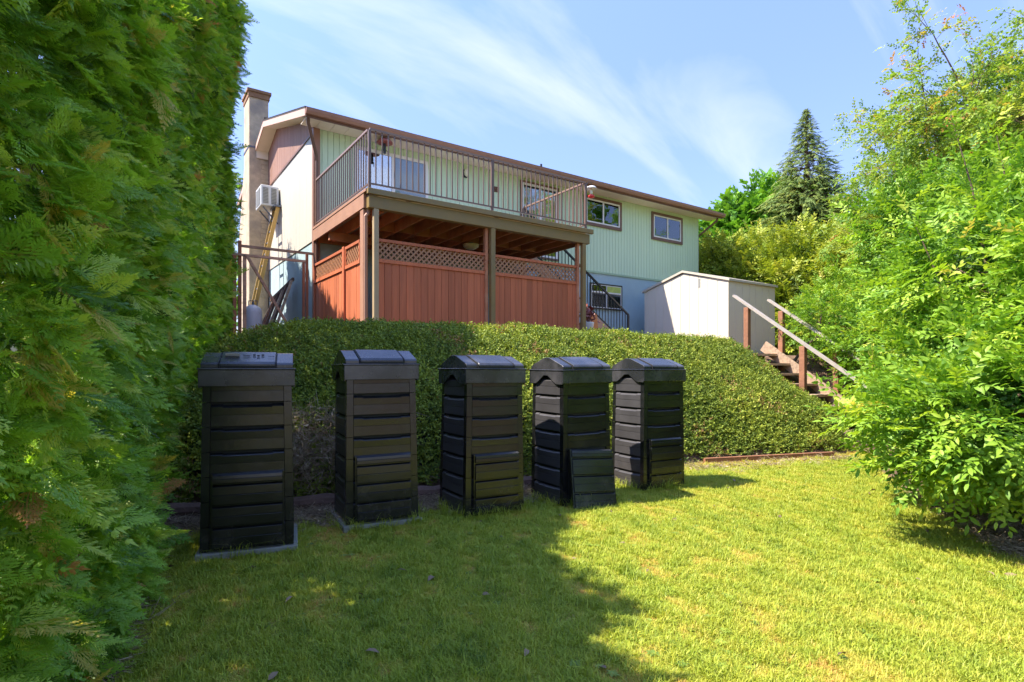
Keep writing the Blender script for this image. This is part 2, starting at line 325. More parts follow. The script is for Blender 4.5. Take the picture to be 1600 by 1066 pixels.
def ground_material():
    m = bpy.data.materials.new('lawn_and_soil'); m.use_nodes = True; N = m.node_tree.nodes; L = m.node_tree.links; b = N['Principled BSDF']; b.inputs['Roughness'].default_value = .95; b.inputs['Specular IOR Level'].default_value = .1
    t = N.new('ShaderNodeTexCoord')
    def nz(s, d=6):
        n = N.new('ShaderNodeTexNoise'); L.new(t.outputs['Object'], n.inputs[0]); n.inputs['Scale'].default_value = s; n.inputs['Detail'].default_value = d; return n.outputs['Fac']
    def ramp(f, cs):
        r = N.new('ShaderNodeValToRGB'); L.new(f, r.inputs[0]); e = r.color_ramp.elements; e[0].position = cs[0][0]; e[0].color = (*cs[0][1], 1); e[1].position = cs[1][0]; e[1].color = (*cs[1][1], 1)
        for p, c in cs[2:]:
            q = e.new(p); q.color = (*c, 1)
        return r.outputs[0]
    g = ramp(nz(2.2), [(.3, (.16, .17, .028)), (.7, (.34, .27, .07)), (.5, (.24, .24, .04))])
    s = ramp(nz(11), [(.3, (.075, .045, .028)), (.75, (.26, .17, .11)), (.5, (.14, .09, .06))])
    a = N.new('ShaderNodeAttribute'); a.attribute_name = 'soil'; mx = N.new('ShaderNodeMix'); mx.data_type = 'RGBA'
    L.new(a.outputs['Fac'], mx.inputs[0]); L.new(g, mx.inputs[6]); L.new(s, mx.inputs[7]); L.new(mx.outputs[2], b.inputs['Base Color'])
    bp = N.new('ShaderNodeBump'); bp.inputs['Strength'].default_value = .8; bp.inputs['Distance'].default_value = .03; L.new(nz(26), bp.inputs['Height']); L.new(bp.outputs[0], b.inputs['Normal']); return m
me = mesh_np('lawn', np.stack([GX, GY, GZ], -1).reshape(-1, 3), F, ground_material(), smooth=True)
at = me.attributes.new('soil', 'FLOAT', 'POINT'); at.data.foreach_set('value', soil_mask(GX, GY).ravel().astype(np.float32))
obj('lawn', me, kind='structure')

# ------------------------------------------------------------------ house
YARD = 1.55
house = empty('house', W0, PHI, label='two-storey mint green house with stucco base, brown eaves and a chimney above the bank', cat='house')
HL, HD = 13.05, 7.2
ZT, ZS = 4.07, 6.40            # siding bottom and soffit
MB().box(0, HL, 0, HD, YARD-.4, ZT).build('lower_wall', M_stucco, house)
MB().box(.02, HL-.02, .02, HD-.02, ZT, ZS).build('upper_wall', M_mint, house)
b = MB(); k = 0; s = 0.02
while s < HL-.05:
    e = min(s+.118, HL-.01); b.box(s, e, -.012, .019, ZT+.03, ZS-.01); s += .127
b.build('siding', M_mint, house, kind='stuff')
MB().box(-.012, HL+.012, -.03, .01, ZT-.03, ZT+.028).build('trim_board', material('green_trim_board', (.33, .46, .30), rough=.6), house)
b = MB(); t = .02
while t < HD:
    b.box(-.020, .019, t, min(t+.30, HD), ZT-.1, ZS-.06); t += .304
b.build('side_siding', M_cream, house, label='cream painted side siding')
ZR = 7.79; TR = 3.6; pitch = (ZR-.15-ZS)/(TR+.57)
def roof_z(t): return ZR-abs(t-TR)*pitch
b = MB(); t = 0.0
while t < HD-.01:
    e = min(t+.145, HD); pr = [(t+.004, ZS-.06), (e-.004, ZS-.06), (e-.004, roof_z(e)-.14), (t+.004, roof_z(t)-.14)]
    if t < TR < e: pr = [(t+.004, ZS-.06), (e-.004, ZS-.06), (e-.004, roof_z(e)-.14), (TR, roof_z(TR)-.14), (t+.004, roof_z(t)-.14)]
    b.prism(pr, 'x', -.028, .02); t = e
b.build('gable_siding', M_gable, house, kind='stuff')
MB().prism([(0, ZS-.1), (HD, ZS-.1), (HD, roof_z(HD)-.16), (TR, ZR-.16), (0, roof_z(0)-.16)], 'x', .02, HL-.02).build('attic_wall', M_gable, house)
MB().box(-.045, -.012, -.05, HD, ZS-.11, ZS-.065).build('gable_drip_edge', M_trim, house)
# corner board and downspouts
MB().box(-.05, .09, -.055, -.013, YARD-.2, ZS-.02).box(-.05, -.021, -.054, .07, YARD-.2, ZS-.02).build('corner_board', M_fascia, house)
b = MB(); b.tube([(-.28, -.50, ZS+.02), (-.26, -.42, ZS-.10), (-.02, -.14, ZS-.62), (0, -.095, ZS-.75), (0, -.095, YARD)], .036, 8); b.build('downspout', M_trim, house)
b = MB(); b.tube([(HL+.42, -.50, ZS+.02), (HL+.38, -.46, ZS-.12), (HL+.06, -.1, ZS-.52), (HL+.05, .06, ZS-.62), (HL+.05, .08, YARD)], .036, 8); b.build('downspout', M_trim, house)
# roof
OL, OR, OF = -.34, HL+.56, -.57
rf = MB()
th = .045
zf = roof_z(OF); zb = roof_z(HD+.57)
rf.prism([(OF-.03, zf), (TR, ZR), (HD+.57, zb), (HD+.57, zb-th), (TR, ZR-th), (OF-.03, zf-th)], 'x', OL-.03, OR+.03)
roof = rf.build('roof', M_roof, house)
b = MB()   # shingle courses: slightly raised butts over the front slope
c = OF
while c < TR-.1:
    e = c+.14; b.prism([(c-.02, roof_z(c)+.012-.02*pitch), (e, roof_z(e)+.003), (e, roof_z(e)-.004), (c-.02, roof_z(c)-.006)], 'x', OL-.035, OR+.035); c += .14
b.build('shingle_courses', M_roof, roof, kind='stuff')
MB().box(OL-.02, OR+.02, TR-.12, TR+.12, ZR+.004, ZR+.03).build('ridge_cap', M_roof, roof)
MB().tube([(7.4+.0, 1.6, roof_z(1.6)-.05), (7.4, 1.6, roof_z(1.6)+.42)], .035, 8).build('vent_pipe', M_blackm, roof)
# fascia, gutter, soffit, rake boards
MB().box(OL, OR, OF-.004, OF+.022, zf-.20, zf-.05).build('fascia', M_trim, house)
g = [(OF-.115, zf-.045), (OF-.006, zf-.045), (OF-.006, zf-.155), (OF-.075, zf-.155), (OF-.105, zf-.10)]
MB().prism(g, 'x', OL-.02, OR+.03).build('gutter', M_fascia, house)
b = MB(); s = OL+.03
while s < OR-.03:
    e = min(s+.305, OR-.03); b.box(s+.003, e-.003, OF+.024, -.02, ZS-.012, ZS+.004); s += .305
b.build('soffit', M_soffit, house, kind='stuff')
rb = MB(); d = .17
rb.prism([(OF-.02, zf-.02), (TR, ZR-.02), (TR, ZR-.02-d), (OF-.02, zf-.02-d)], 'x', OL-.028, OL-.004); rb.build('rake_board', M_beige_fascia, house)
rb = MB(); TCH = 4.62
rb.prism([(TR+.003, ZR-.02), (TCH, roof_z(TCH)-.02), (TCH, roof_z(TCH)-.02-d), (TR+.003, ZR-.02-d)], 'x', OL-.028, OL-.004); rb.build('rake_board', M_beige_fascia, house)
rb = MB(); rb.prism([(5.6, roof_z(5.6)-.02), (HD+.57, zb-.02), (HD+.57, zb-.02-d), (5.6, roof_z(5.6)-.02-d)], 'x', OL-.028, OL-.004); rb.build('rake_board', M_beige_fascia, house)
so = MB()
so.prism([(OF, zf-.15), (TR, ZR-.15), (TCH, roof_z(TCH)-.15), (TCH, roof_z(TCH)-.17), (TR, ZR-.17), (OF, zf-.17)], 'x', OL, -.03)
so.build('rake_soffit', M_soffit, house)
MB().box(OL-.003, -.032, TCH+.001, TCH+.02, roof_z(TCH)-.38, roof_z(TCH)-.03).build('soffit_end', M_soffit, house)
# chimney
ch = MB(); a0, a1 = -.53, -.02
prof = [(4.66, YARD-.3), (6.3, YARD-.3), (6.25, 5.2), (5.45, 7.0), (5.45, 8.94), (4.66, 8.94)]
ch.prism(prof, 'x', a0, a1)
chim = ch.build('chimney', M_chim, house, bevel=.015, label='tall beige rendered chimney on the gable wall')
MB().box(a0-.05, a1+.07, 4.60, 5.51, 8.945, 9.02).box(a0-.02, a1+.03, 4.63, 5.48, 8.80, 8.944).build('cap', M_chim_cap, chim)
MB().box(a0-.012, a1+.012, 4.645, 5.47, 7.38, 7.43).build('flashing', M_metal, chim)
bk = MB(); r_ = np.random.default_rng(3)          # rough quoin lumps on the right corner of the chimney face
z = 3.2
while z < 7.3:
    hh = r_.uniform(.07, .16); bk.box(a1-.16-r_.uniform(0, .06), a1+.004, 4.66-r_.uniform(.004, .02), 4.665, z, z+hh-.02); z += hh
bk.build('rough_quoin', M_chim, chim, kind='stuff')

def window(x0, x1, y0a, y0b, kind='slider', trim=M_trim, curt=(M_room_dark, M_room_dark), gl=M_glass, tw=.085, zs=None, name='window', fw=.045, **kw):
    """outer corners in the photo: left edge x0 (top y y0a, bottom y y0b), right edge x1"""
    s0, zt = wall_pt(x0, y0a); _, zb_ = wall_pt(x0, y0b); s1, _ = wall_pt(x1, y0a)
    if zs: zt, zb_ = zs
    w_ = MB(); y0, y1 = -.05, -.013
    if tw > 0:
        w_.box(s0, s0+tw, y0, y1, zb_, zt); w_.box(s1-tw, s1, y0, y1, zb_, zt); w_.box(s0+tw, s1-tw, y0-.003, y1, zt-tw, zt); w_.box(s0+tw, s1-tw, y0-.012, y1, zb_, zb_+tw)
    a, c, p, q = s0+tw, s1-tw, zb_+tw, zt-tw
    root = w_.build(name, trim, house, **kw) if tw > 0 else MB().box(a-.01, c+.01, -.025, -.013, p-.01, q+.01).build(name, trim, house, **kw)
    f = MB(); y0 = -.047; m = (a+c)/2
    f.box(a, a+fw, y0, y1, p, q); f.box(c-fw, c, y0, y1, p, q); f.box(a+fw, c-fw, y0, y1, q-fw, q); f.box(a+fw, c-fw, y0, y1, p, p+fw); f.box(m-fw*.55, m+fw*.55, y0-.004, y1, p+fw, q-fw)
    f.build('frame', M_white, root)
    for i, (l, r_e) in enumerate(((a+fw, m-fw*.55), (m+fw*.55, c-fw))):
        MB().box(l, r_e, -.034, -.031, p+fw, q-fw).build('pane', gl if not isinstance(gl, tuple) else gl[i], root)
        MB().box(l-.005, r_e+.005, -.026, -.020, p+fw-.005, q-fw+.005).build('curtain', curt[i], root)  # dark ones are no cloth: unlit room painted on a flat panel
    return root
window(911, 970, 304, 350.5, label='larger upper window beside the deck')
window(1017, 1065, 330.7, 374, label='smaller upper window near the right corner')
s0, z0 = wall_pt(559, 0); 
_, ztop = wall_pt(660, 252)
window(555, 668, 0, 0, tw=.0, zs=(ztop, 4.235), gl=(M_glassr, M_glass), curt=(M_room_dark, M_curt_s), trim=M_white, name='sliding_door', fw=.075, label='white framed sliding glass door')
_, ztop2 = wall_pt(840, 288)
window(812, 872, 0, 0, tw=.05, zs=(ztop2, 4.235), curt=(M_curt_b, M_curt_y), trim=M_trim, name='patio_door', fw=.06, label='brown trimmed patio door with yellow curtain')
sb0, zb1 = wall_pt(921, 441.5); sb1, _ = wall_pt(970.7, 446); 
wb = window(921, 970.7, 441.5, 482, tw=.04, trim=M_blackm, curt=(M_curt_s, M_curt_s), fw=.02, label='dark framed basement window')
MB().box(sb0+(sb1-sb0)/2+.03, sb1-.06, -.042, -.036, zb1-.24, zb1-.05).build('reflection_panel', material('yellow_green_reflection', (.42, .48, .10), rough=.5, var=.3, scale=8), wb)  # reflection painted as a coloured panel in front of the glass
MB().box(sb0+.06, sb1-.06, -.052, -.036, zb1-.28, zb1-.245).build('rail', M_white, wb)
# wall lamp and vent
s, z = wall_pt(726, 272)
lamp = MB().box(s-.06, s+.06, -.03, -.013, z-.10, z+.10).build('wall_lamp', M_blackm, house)
MB().lathe([(.02, z-.09), (.055, z-.05), (.065, z+.04), (.035, z+.09), (.01, z+.11)], 10, (s, -.10)).build('lamp_glass', M_lampglass, lamp, smooth=True)
s, z = wall_pt(772.6, 296)
v = MB().box(s-.13, s+.13, -.03, -.013, z-.07, z+.07).build('wall_vent', M_trim, house)
b = MB()
for k in range(5): b.box(s-.12, s+.12, -.045, -.031, z-.058+.025*k, z-.046+.025*k)
b.build('louvre', M_trim, v)
# window air conditioner on the gable side
ac = empty('air_conditioner', LW(-.02, 3.58, 5.43), PHI, label='white box air conditioner sticking out of the side wall beside the chimney', cat='air conditioner')
MB().box(-.47, -.03, -.36, .32, 0, .53).build('casing', M_acw, ac, bevel=.012)
for sx in ((-.42, -.29), (-.22, -.09)):
    g = MB()
    for k in range(11): g.box(sx[0], sx[1], -.372, -.362, .06+k*.038, .085+k*.038)
    g.build('grille', M_acg, ac)
g = MB()
for k in range(12): g.box(-.482, -.472, -.28, .24, .05+k*.036, .072+k*.036)
g.build('grille', M_acg, ac)
MB().bar((-.40, -.25, -.01), (-.03, -.25, -.42), .03, .03).bar((-.40, .22, -.01), (-.03, .22, -.42), .03, .03).build('bracket', M_metal, ac)
# ladder
ld = empty('ladder', LW(-.9, 3.1, YARD), PHI, label='yellow ladder leaning steeply against the side wall below the air conditioner', cat='ladder')
for dt in (0, .42):
    MB().bar((0, dt, 0), (.80, dt, 3.85), .03, .095, up=(1, 0, 0)).build('rail', M_yellow, ld)
rg = MB().box(-.02, .02, .02, .40, -.012, .012).mesh('rung', M_metal)
for k in range(12):
    f_ = (k+.6)/12.6; share(rg, 'rung', ld, (.80*f_, 0, 3.85*f_))
MB().bar((.80, -.06, 3.87), (.80, .48, 3.87), .2, .05).build('top_cap', M_metal, ld)
# propane tank
tk = empty('propane_tank', LW(-.95, 1.7, YARD), 0, label='white upright propane cylinder behind the timber gate frame', cat='tank')
MB().lathe([(.02, .05), (.15, .06), (.19, .12), (.20, .2), (.20, .92), (.18, 1.02), (.10, 1.09), (.03, 1.11)], 24).build('cylinder', M_tank, tk, smooth=True)
MB().lathe([(.15, 0), (.155, .0), (.155, .09), (.15, .09)], 20).build('foot_ring', M_tank, tk)
MB().tube([(-.1, 0, 1.06), (-.1, 0, 1.2), (.1, 0, 1.2), (.1, 0, 1.06)], .012, 6).tube([(0, 0, 1.1), (0, 0, 1.18)], .03, 8).build('valve_guard', M_metal, tk)
# stack of boards leaning on the side wall
bd = empty('timber_rack', LW(-.5, 1.9, YARD), PHI, label='old brown rack of boards leaning on the stucco side wall', cat='rack')
for k, (t, aa, col_, ww) in enumerate([(-.35, .02, M_wood, .10), (.0, -.02, M_tread, .09), (.28, -.05, M_wood, .10), (.58, -.1, M_tread, .08), (.82, -.14, M_redwood, .07), (1.0, -.16, M_tread, .07)]):
    MB().bar((-.25+aa, t-.30, -.05), (.36+aa*.6, t, 1.72-.06*k), ww*1.3, .05, up=(1, 0, 0)).build('board', col_, bd)
MB().bar((.40, -.42, 1.76), (.20, 1.10, 1.38), .05, .07).build('top_bar', M_tread, bd)
MB().bar((.02, -.45, .7), (-.2, 1.0, .6), .05, .06).build('middle_bar', M_tread, bd)
# gate frame of old timber beside the house corner
gt = empty('gate_frame', LW(0, -.04, YARD), PHI, label='weathered brown timber gate frame with a diagonal brace beside the house corner', cat='gate frame')
z1, z2 = 3.65-YARD, 3.46-YARD
MB().bar((.05, 0, z1), (-1.52, 0, z1), .045, .05).build('rail', M_wood, gt)
MB().bar((-.22, -.05, z2), (-1.85, -.05, z2), .045, .05).build('rail', M_wood, gt)
for a_, t_, m_ in ((-1.50, 0, M_redwood), (-1.42, -.06, M_wood), (-1.60, -.03, M_redwood)):
    MB().box(a_-.03, a_+.03, t_-.03, t_+.03, 0, z1+.1 if a_ == -1.5 else z2).build('post', m_, gt)
for a_, zt_ in ((-.20, z1), (-.27, z2)):
    MB().box(a_-.025, a_+.025, -.08, -.03, 0, zt_-.03).build('post', M_redwood, gt)
MB().bar((-1.40, -.09, z2+.01), (-.46, -.09, .30), .05, .05).build('brace', M_wood, gt)

# ------------------------------------------------------------------ deck
DS, DT = 4.88, -3.27; ZD = 4.20
deck = empty('deck', W0, PHI, label='raised timber deck with bronze railing standing on posts in front of the house', cat='deck')
b = MB(); t = DT-.03; bt = MB()
bme = MB().box(0, DS+.08, 0, .138, ZD-.03, ZD).mesh('deck_board', M_decktop)
n_ = int((-.02-DT)/.145)
for k in range(n_): share(bme, 'deck_board', deck, (-.02, DT+.02+.145*k, 0))
MB().box(-.06, DS+.15, DT-.10, DT-.03, ZD-.085, ZD+.01).build('edge_board', M_olive, deck, bevel=.004)
MB().box(-.02, DS+.10, DT-.03, DT+.10, ZD-.30, ZD-.088).build('front_beam', M_olive, deck, bevel=.005)
MB().box(-.065, -.022, DT+.105, -.06, ZD-.28, ZD-.035).build('side_joist', M_deckside, deck)
MB().box(-.075, -.022, DT-.025, -.06, ZD-.034, ZD+.012).build('edge_board', M_deckside, deck)
MB().box(DS+.055, DS+.095, DT+.105, -.06, ZD-.28, ZD-.035).build('side_joist', M_deckside, deck)
jm = MB().box(-.02, .02, DT+.102, -.06, ZD-.25, ZD-.034).mesh('joist', M_joist)
for k in range(12): share(jm, 'joist', deck, (.36+k*.395, 0, 0))
bm_ = MB().box(.022, .373, -.02, .02, ZD-.24, ZD-.04).mesh('blocking', M_joist)
for k in range(11): share(bm_, 'blocking', deck, (.36+k*.395, -1.7+(.05 if k % 2 else -.02), 0))
MB().box(.0, DS+.05, -1.03, -.95, ZD-.42, ZD-.255).build('middle_beam', M_joist, deck)
MB().box(-.02, DS+.09, -.058, -.014, ZD-.29, ZD-.033).build('ledger', M_joist, deck)
PF = YARD-.25
def post(s, w1, mat, t=DT+.02, d=.09, ztop=ZD-.302):
    MB().box(s-w1/2, s+w1/2, t-d/2, t+d/2, PF, ztop).build('post', mat, deck, bevel=.006)
post(.115, .09, M_postp); post(2.48, .10, M_olive); post(DS-.05, .10, M_olive)
post(-.01, .085, M_deckside, t=DT+.24, d=.16, ztop=ZD-.29)
MB().tube([(.03, DT+.13, ZD-.30), (.03, DT+.13, ZD-.36), (-.02, DT+.13, ZD-.42), (-.02, DT+.13, PF)], .035, 8).build('drainpipe', M_deckside, deck)
for s in (2.38, DS-.15): MB().box(s-.03, s+.03, DT+.06, DT+.14, PF, ZD-.302).build('post', M_joist, deck)
post(2.48, .12, M_joist, t=-.99, d=.12, ztop=ZD-.422); post(DS-.05, .12, M_joist, t=-.99, d=.12, ztop=ZD-.422)
# railing
RH = 1.02
def railing(p0, p1, nb, posts):
    p0 = Vector(p0); p1 = Vector(p1); L_ = (p1-p0).length; d = (p1-p0).normalized(); a = math.atan2(d.y, d.x)
    r = MB().bar(p0+Vector((0, 0, RH)), p1+Vector((0, 0, RH)), .045, .035).build('railing', M_railtop, deck)
    MB().bar(p0+Vector((0, 0, .10)), p1+Vector((0, 0, .10)), .03, .025).build('bottom_rail', M_rail, r)
    bal = MB().box(-.009, .009, -.009, .009, .113, RH-.018).mesh('baluster', M_rail)
    for k in range(nb): share(bal, 'baluster', r, p0+d*(L_*(k+1)/(nb+1)), a)
    pm = MB().box(-.022, .022, -.022, .022, 0, RH-.018).mesh('rail_post', M_rail)
    for q in posts: share(pm, 'rail_post', r, p0+d*(L_*q), a)
    return r
railing((0.0, DT, ZD+.011), (DS, DT, ZD+.011), 42, (0, .505, 1))
railing((0.0, DT+.05, ZD+.011), (0.0, -.09, ZD+.011), 25, (1,))
railing((DS, DT+.05, ZD+.011), (DS, -.97, ZD+.011), 17, (1,))
# lamp under the deck
l_ = empty('ceiling_lamp', LW(*(lambda q: (q[0], -1.75))(wall_pt(736, 380, -1.75)), ZD-.26), 0, label='round frosted glass ceiling lamp hanging from the joists under the deck', cat='lamp')
MB().lathe([(.02, -.145), (.09, -.135), (.165, -.085), (.185, -.035), (.18, -.03)], 20).build('lamp_shade', M_lampglass, l_, smooth=True)
MB().lathe([(.05, -.03), (.05, .02)], 10).build('mount', M_metal, l_)
# stairs from the deck
st = empty('deck_stairs', W0, PHI, label='straight flight of steps with black railing going down from the deck along the wall', cat='stairs')
rise, run, N_ = .19, .285, 13
for t in (-.97, -.06):
    MB().bar((DS+.10, t, ZD-.16), (DS+.10+run*N_, t, ZD-.16-rise*N_), .045, .27).build('stringer', M_skirt, st)
tm = MB().box(0, run+.02, -.94, -.09, -.035, 0).mesh('tread', M_decktop)
for k in range(N_): share(tm, 'tread', st, (DS+.10+run*k, 0, ZD-rise*(k+1)))
sl = rise/run
x0_, x1_ = DS+.02, 8.60
MB().bar((x0_, -.97, ZD+1.0), (x1_, -.97, ZD+1.0-sl*(x1_-x0_)), .05, .045).build('handrail', M_blackm, st)
MB().bar((x0_+.1, -.97, ZD+.06), (x1_-.02, -.97, ZD+.12-sl*(x1_-x0_)), .03, .03).build('bottom_rail', M_blackm, st)
for k in range(32):
    xx = x0_+.1+k*.112; zt_ = ZD+1.0-sl*(xx-x0_)
    MB().box(xx-.008, xx+.008, -.978, -.962, zt_-.90, zt_-.02).build('baluster', M_blackm, st)
MB().box(x1_-.03, x1_+.02, -.995, -.945, YARD-.1, ZD+1.0-sl*(x1_-x0_)-.01).build('newel_post', M_blackm, st)

# ------------------------------------------------------------------ privacy fence under the deck
fence = empty('privacy_fence', W0, PHI, label='red stained cedar privacy fence with lattice top enclosing the space under the deck', cat='fence')
ZF = 3.42
def fence_bay(p0, p1, n, nl=20):
    """p0,p1 (s,t) ends; boards n"""
    P0 = Vector((p0[0], p0[1], 0)); P1 = Vector((p1[0], p1[1], 0)); L_ = (P1-P0).length; d = (P1-P0)/L_; a = math.atan2(d.y, d.x)
    def pl(me, name, x, z=0.0, y=0.0): return share(me, name, fence, P0+d*x+Vector((-d.y, d.x, 0))*y+Vector((0, 0, z)), a)
    for z_, hh in ((ZF-.05, .05), (ZF-.41, .06)):
        pl(MB().box(0, L_, -.035, .035, z_, z_+hh).mesh('rail', M_cedar), 'rail', 0)
    pl(MB().box(0, L_, .012, .04, PF+.45, PF+.53).mesh('rail', M_cedar), 'rail', 0)
    wv = L_/n; bmz = MB().box(.0025, wv-.0025, -.011, .010, PF, ZF-.411).mesh('board', M_cedar, bevel=.003)
    for k in range(n): pl(bmz, 'board', k*wv, 0, random.uniform(-.002, .002))
    for xe in (0, L_-.035): pl(MB().box(0, .035, -.033, .033, ZF-.349, ZF-.051).mesh('end_strip', M_cedar), 'end_strip', xe)
    # lattice: crossed slats clipped to the opening
    za, zb2 = ZF-.349, ZF-.051; hh = zb2-za; lm = MB(); stp = .105
    for sgn, yy in ((1, -.008), (-1, .004)):
        x = -hh
        while x < L_:
            xa, xb = x, x+hh
            u0 = max(0, (0.035-xa)/hh); u1 = min(1, (L_-.035-xa)/hh)
            if u1-u0 > .08:
                A = (xa+hh*u0, yy, (za+hh*u0) if sgn > 0 else (zb2-hh*u0)); B = (xa+hh*u1, yy, (za+hh*u1) if sgn > 0 else (zb2-hh*u1))
                lm.bar(A, B, .008, .032, up=(0, 0, 1))
            x += stp
    pl(lm.mesh('lattice', M_lattice), 'lattice', 0)
FT = DT+.12
fence_bay((.17, FT), (2.40, FT), 16); fence_bay((2.56, FT), (DS-.14, FT), 16)
fence_bay((-.02, -.10), (-.02, -2.02), 13); fence_bay((-.02, -2.14), (-.02, DT+.34), 7)
MB().box(-.07, .03, -2.13, -2.03, PF, ZF+.02).build('post', M_cedar, fence); MB().box(-.06, .02, -.10, -.06, PF, ZF+.0).build('post', M_cedar, fence)

# hanging things
fd = empty('hanging_feeder', LW(*(lambda q: (q[0], -.42))(wall_pt(601, 222, -.42)), ZS-.02), 0, label='rust brown dome feeder hanging from the eave above the sliding door', cat='bird feeder')
zq = wall_pt(601, 222, -.42)[1]-(ZS-.02)
MB().lathe([(.01, zq+.09), (.10, zq+.07), (.175, zq+.0), (.18, zq-.03), (.15, zq-.04)], 18).build('dome', M_rust, fd, smooth=True)
MB().tube([(0, 0, 0), (0, 0, zq+.09)], .006, 5).tube([(0, 0, zq-.03), (0, 0, zq-.26)], .03, 8).tube([(.0, 0, zq-.16), (.07, 0, zq-.22), (.07, 0, zq-.30)], .008, 5).build('seed_tube', M_blackm, fd)
hp = wall_pt(924, 295, DT)
hf = empty('hummingbird_feeder', LW(hp[0], DT, 0), PHI, label='white and red hummingbird feeder hanging off the deck corner post', cat='bird feeder')
zc = hp[1]
MB().lathe([(.02, zc+.05), (.09, zc+.04), (.125, zc-.005), (.11, zc-.012)], 18).build('cover', M_white, hf, smooth=True)
MB().lathe([(.018, zc-.13), (.03, zc-.10), (.03, zc-.01)], 12).build('bottle', M_lampglass, hf, smooth=True)
MB().lathe([(.02, zc-.21), (.07, zc-.19), (.075, zc-.16), (.03, zc-.13)], 14).build('base', M_red, hf, smooth=True)
MB().tube([(0, 0, zc+.05), (0, 0, zc+.12), (-.08, 0, zc+.14), (DS-hp[0], 0, zc+.02)], .008, 6).build('hook', M_blackm, hf)
# planter and board beside the deck post
px_ = wall_pt(918, 492, -2.2)
pt = empty('plant_pot', LW(px_[0], -2.2, YARD), 0, label='white pot of faded brown flowers behind the deck post', cat='plant pot')
MB().lathe([(.10, .42), (.12, .43), (.155, .72), (.165, .75), (.15, .76)], 16).build('pot', M_acw, pt, smooth=True)
MB().lathe([(.12, 0), (.12, .41)], 12).build('stand', M_blackm, pt)
fm = MB(); rr = np.random.default_rng(5)
for k in range(90):
    p = rr.normal(0, 1, 3)*np.array([.09, .09, .08])+np.array([0, 0, .93]); d = rr.normal(0, 1, (2, 3))*.035
    fm.add([p-d[0], p+d[1], p+d[0], p-d[1]], [(0, 1, 2, 3)])
fm.build('flowers', M_rust, pt)
po = wall_pt(932, 495, -1.9)
MB().box(-.10, .10, -.02, .02, 0, 1.02).build('leaning_board', M_pot, None, label='bright orange cedar board standing beside the white plant pot', cat='board').location = LW(po[0], -1.9, YARD)
bpy.data.objects['leaning_board'].rotation_euler = (R(-6), 0, PHI)

# ------------------------------------------------------------------ shed
RS = Vector((5.59, 14.64, 0)); shed = empty('garden_shed', RS, PHI, label='cream metal garden shed with a shallow gable roof beside the house', cat='shed')
g_, l_s = 2.85, 2.15; z0s = YARD-.25; ze = 3.47; zp = 3.86
MB().prism([(0, z0s), (g_, z0s), (g_, ze), (g_/2, zp-.03), (0, ze)], 'x', 0, l_s).build('wall', M_shed, shed)
pn = MB()
t = .02
while t < g_-.02:
    e = min(t+.30, g_-.02)
    def zz_(q): return ze+(zp-.03-ze)*(1-abs(q-g_/2)/(g_/2))-.02
    pr = [(t, z0s), (e-.02, z0s), (e-.02, zz_(e-.02)), (t, zz_(t))]
    if t < g_/2 < e-.02: pr.insert(3, (g_/2, zz_(g_/2)))
    pn.prism(pr, 'x', -.008, -.0005); t += .30
pn.build('gable_panels', M_shed, shed)
b = MB(); x = .02
while x < l_s-.02: b.box(x, min(x+.28, l_s-.02), -.008, -.0005, z0s, ze-.02); x += .30
b.build('side_panels', M_shed, shed)
MB().box(-.012, .03, -.012, .02, z0s, ze).build('corner_trim', M_shed, shed)
th = .05
MB().prism([(-.06, ze-.02), (g_/2, zp), (g_+.06, ze-.02), (g_+.06, ze+.04), (g_/2, zp+.06), (-.06, ze+.04)], 'x', -.05, l_s+.05).build('roof', M_shedroof, shed)
MB().box(-.014, -.009, .85, .92, 3.38, 3.62).build('vent_slot', M_acg, shed)

# ------------------------------------------------------------------ garden stairs on the bank
gs = empty('garden_stairs', (4.22, 10.05, 0), PHI, label='weathered wooden garden stairs with handrail coming down the bank on the right', cat='stairs')
# local x = across (u), local y = v ; stairs go down along -y
slp = .72; SWd = 1.0
def zg(y): return 1.36+.72*(y+0.0)   # tread line height at local y
for x in (0.0, SWd):
    zo = -.17 if x == 0.0 else .0; MB().bar((x, .35, zg(.35)+zo), (x, -2.05, zg(-2.05)+zo), .045, .20).build('stringer', M_wood, gs)
tm = MB().box(-.03, SWd-.025, -.14, .14, -.04, 0).mesh('tread', M_wood)
rm = MB().box(.026, SWd-.026, .11, .13, -.215, -.041).mesh('riser', M_tread)
for k in range(9):
    y = .20-.25*k
    share(tm, 'tread', gs, (0, y, 1.45-.18*k)); share(rm, 'riser', gs, (0, y, 1.45-.18*k))
for x, ys in ((-.05, (.02, -.98)), (SWd+.05, (.02, -.98))):
    for y in ys:
        MB().box(x-.045, x+.045, y-.045, y+.045, zg(y)-.25, zg(y)+.88).build('post', M_redwood, gs, bevel=.005)
    MB().bar((x, .28, zg(.28)+.93), (x, -2.0, zg(-2.0)+.93), .095, .035).build('handrail', material('bleached_handrail', (.36, .31, .26), rough=.7, var=.2, scale=9), gs)

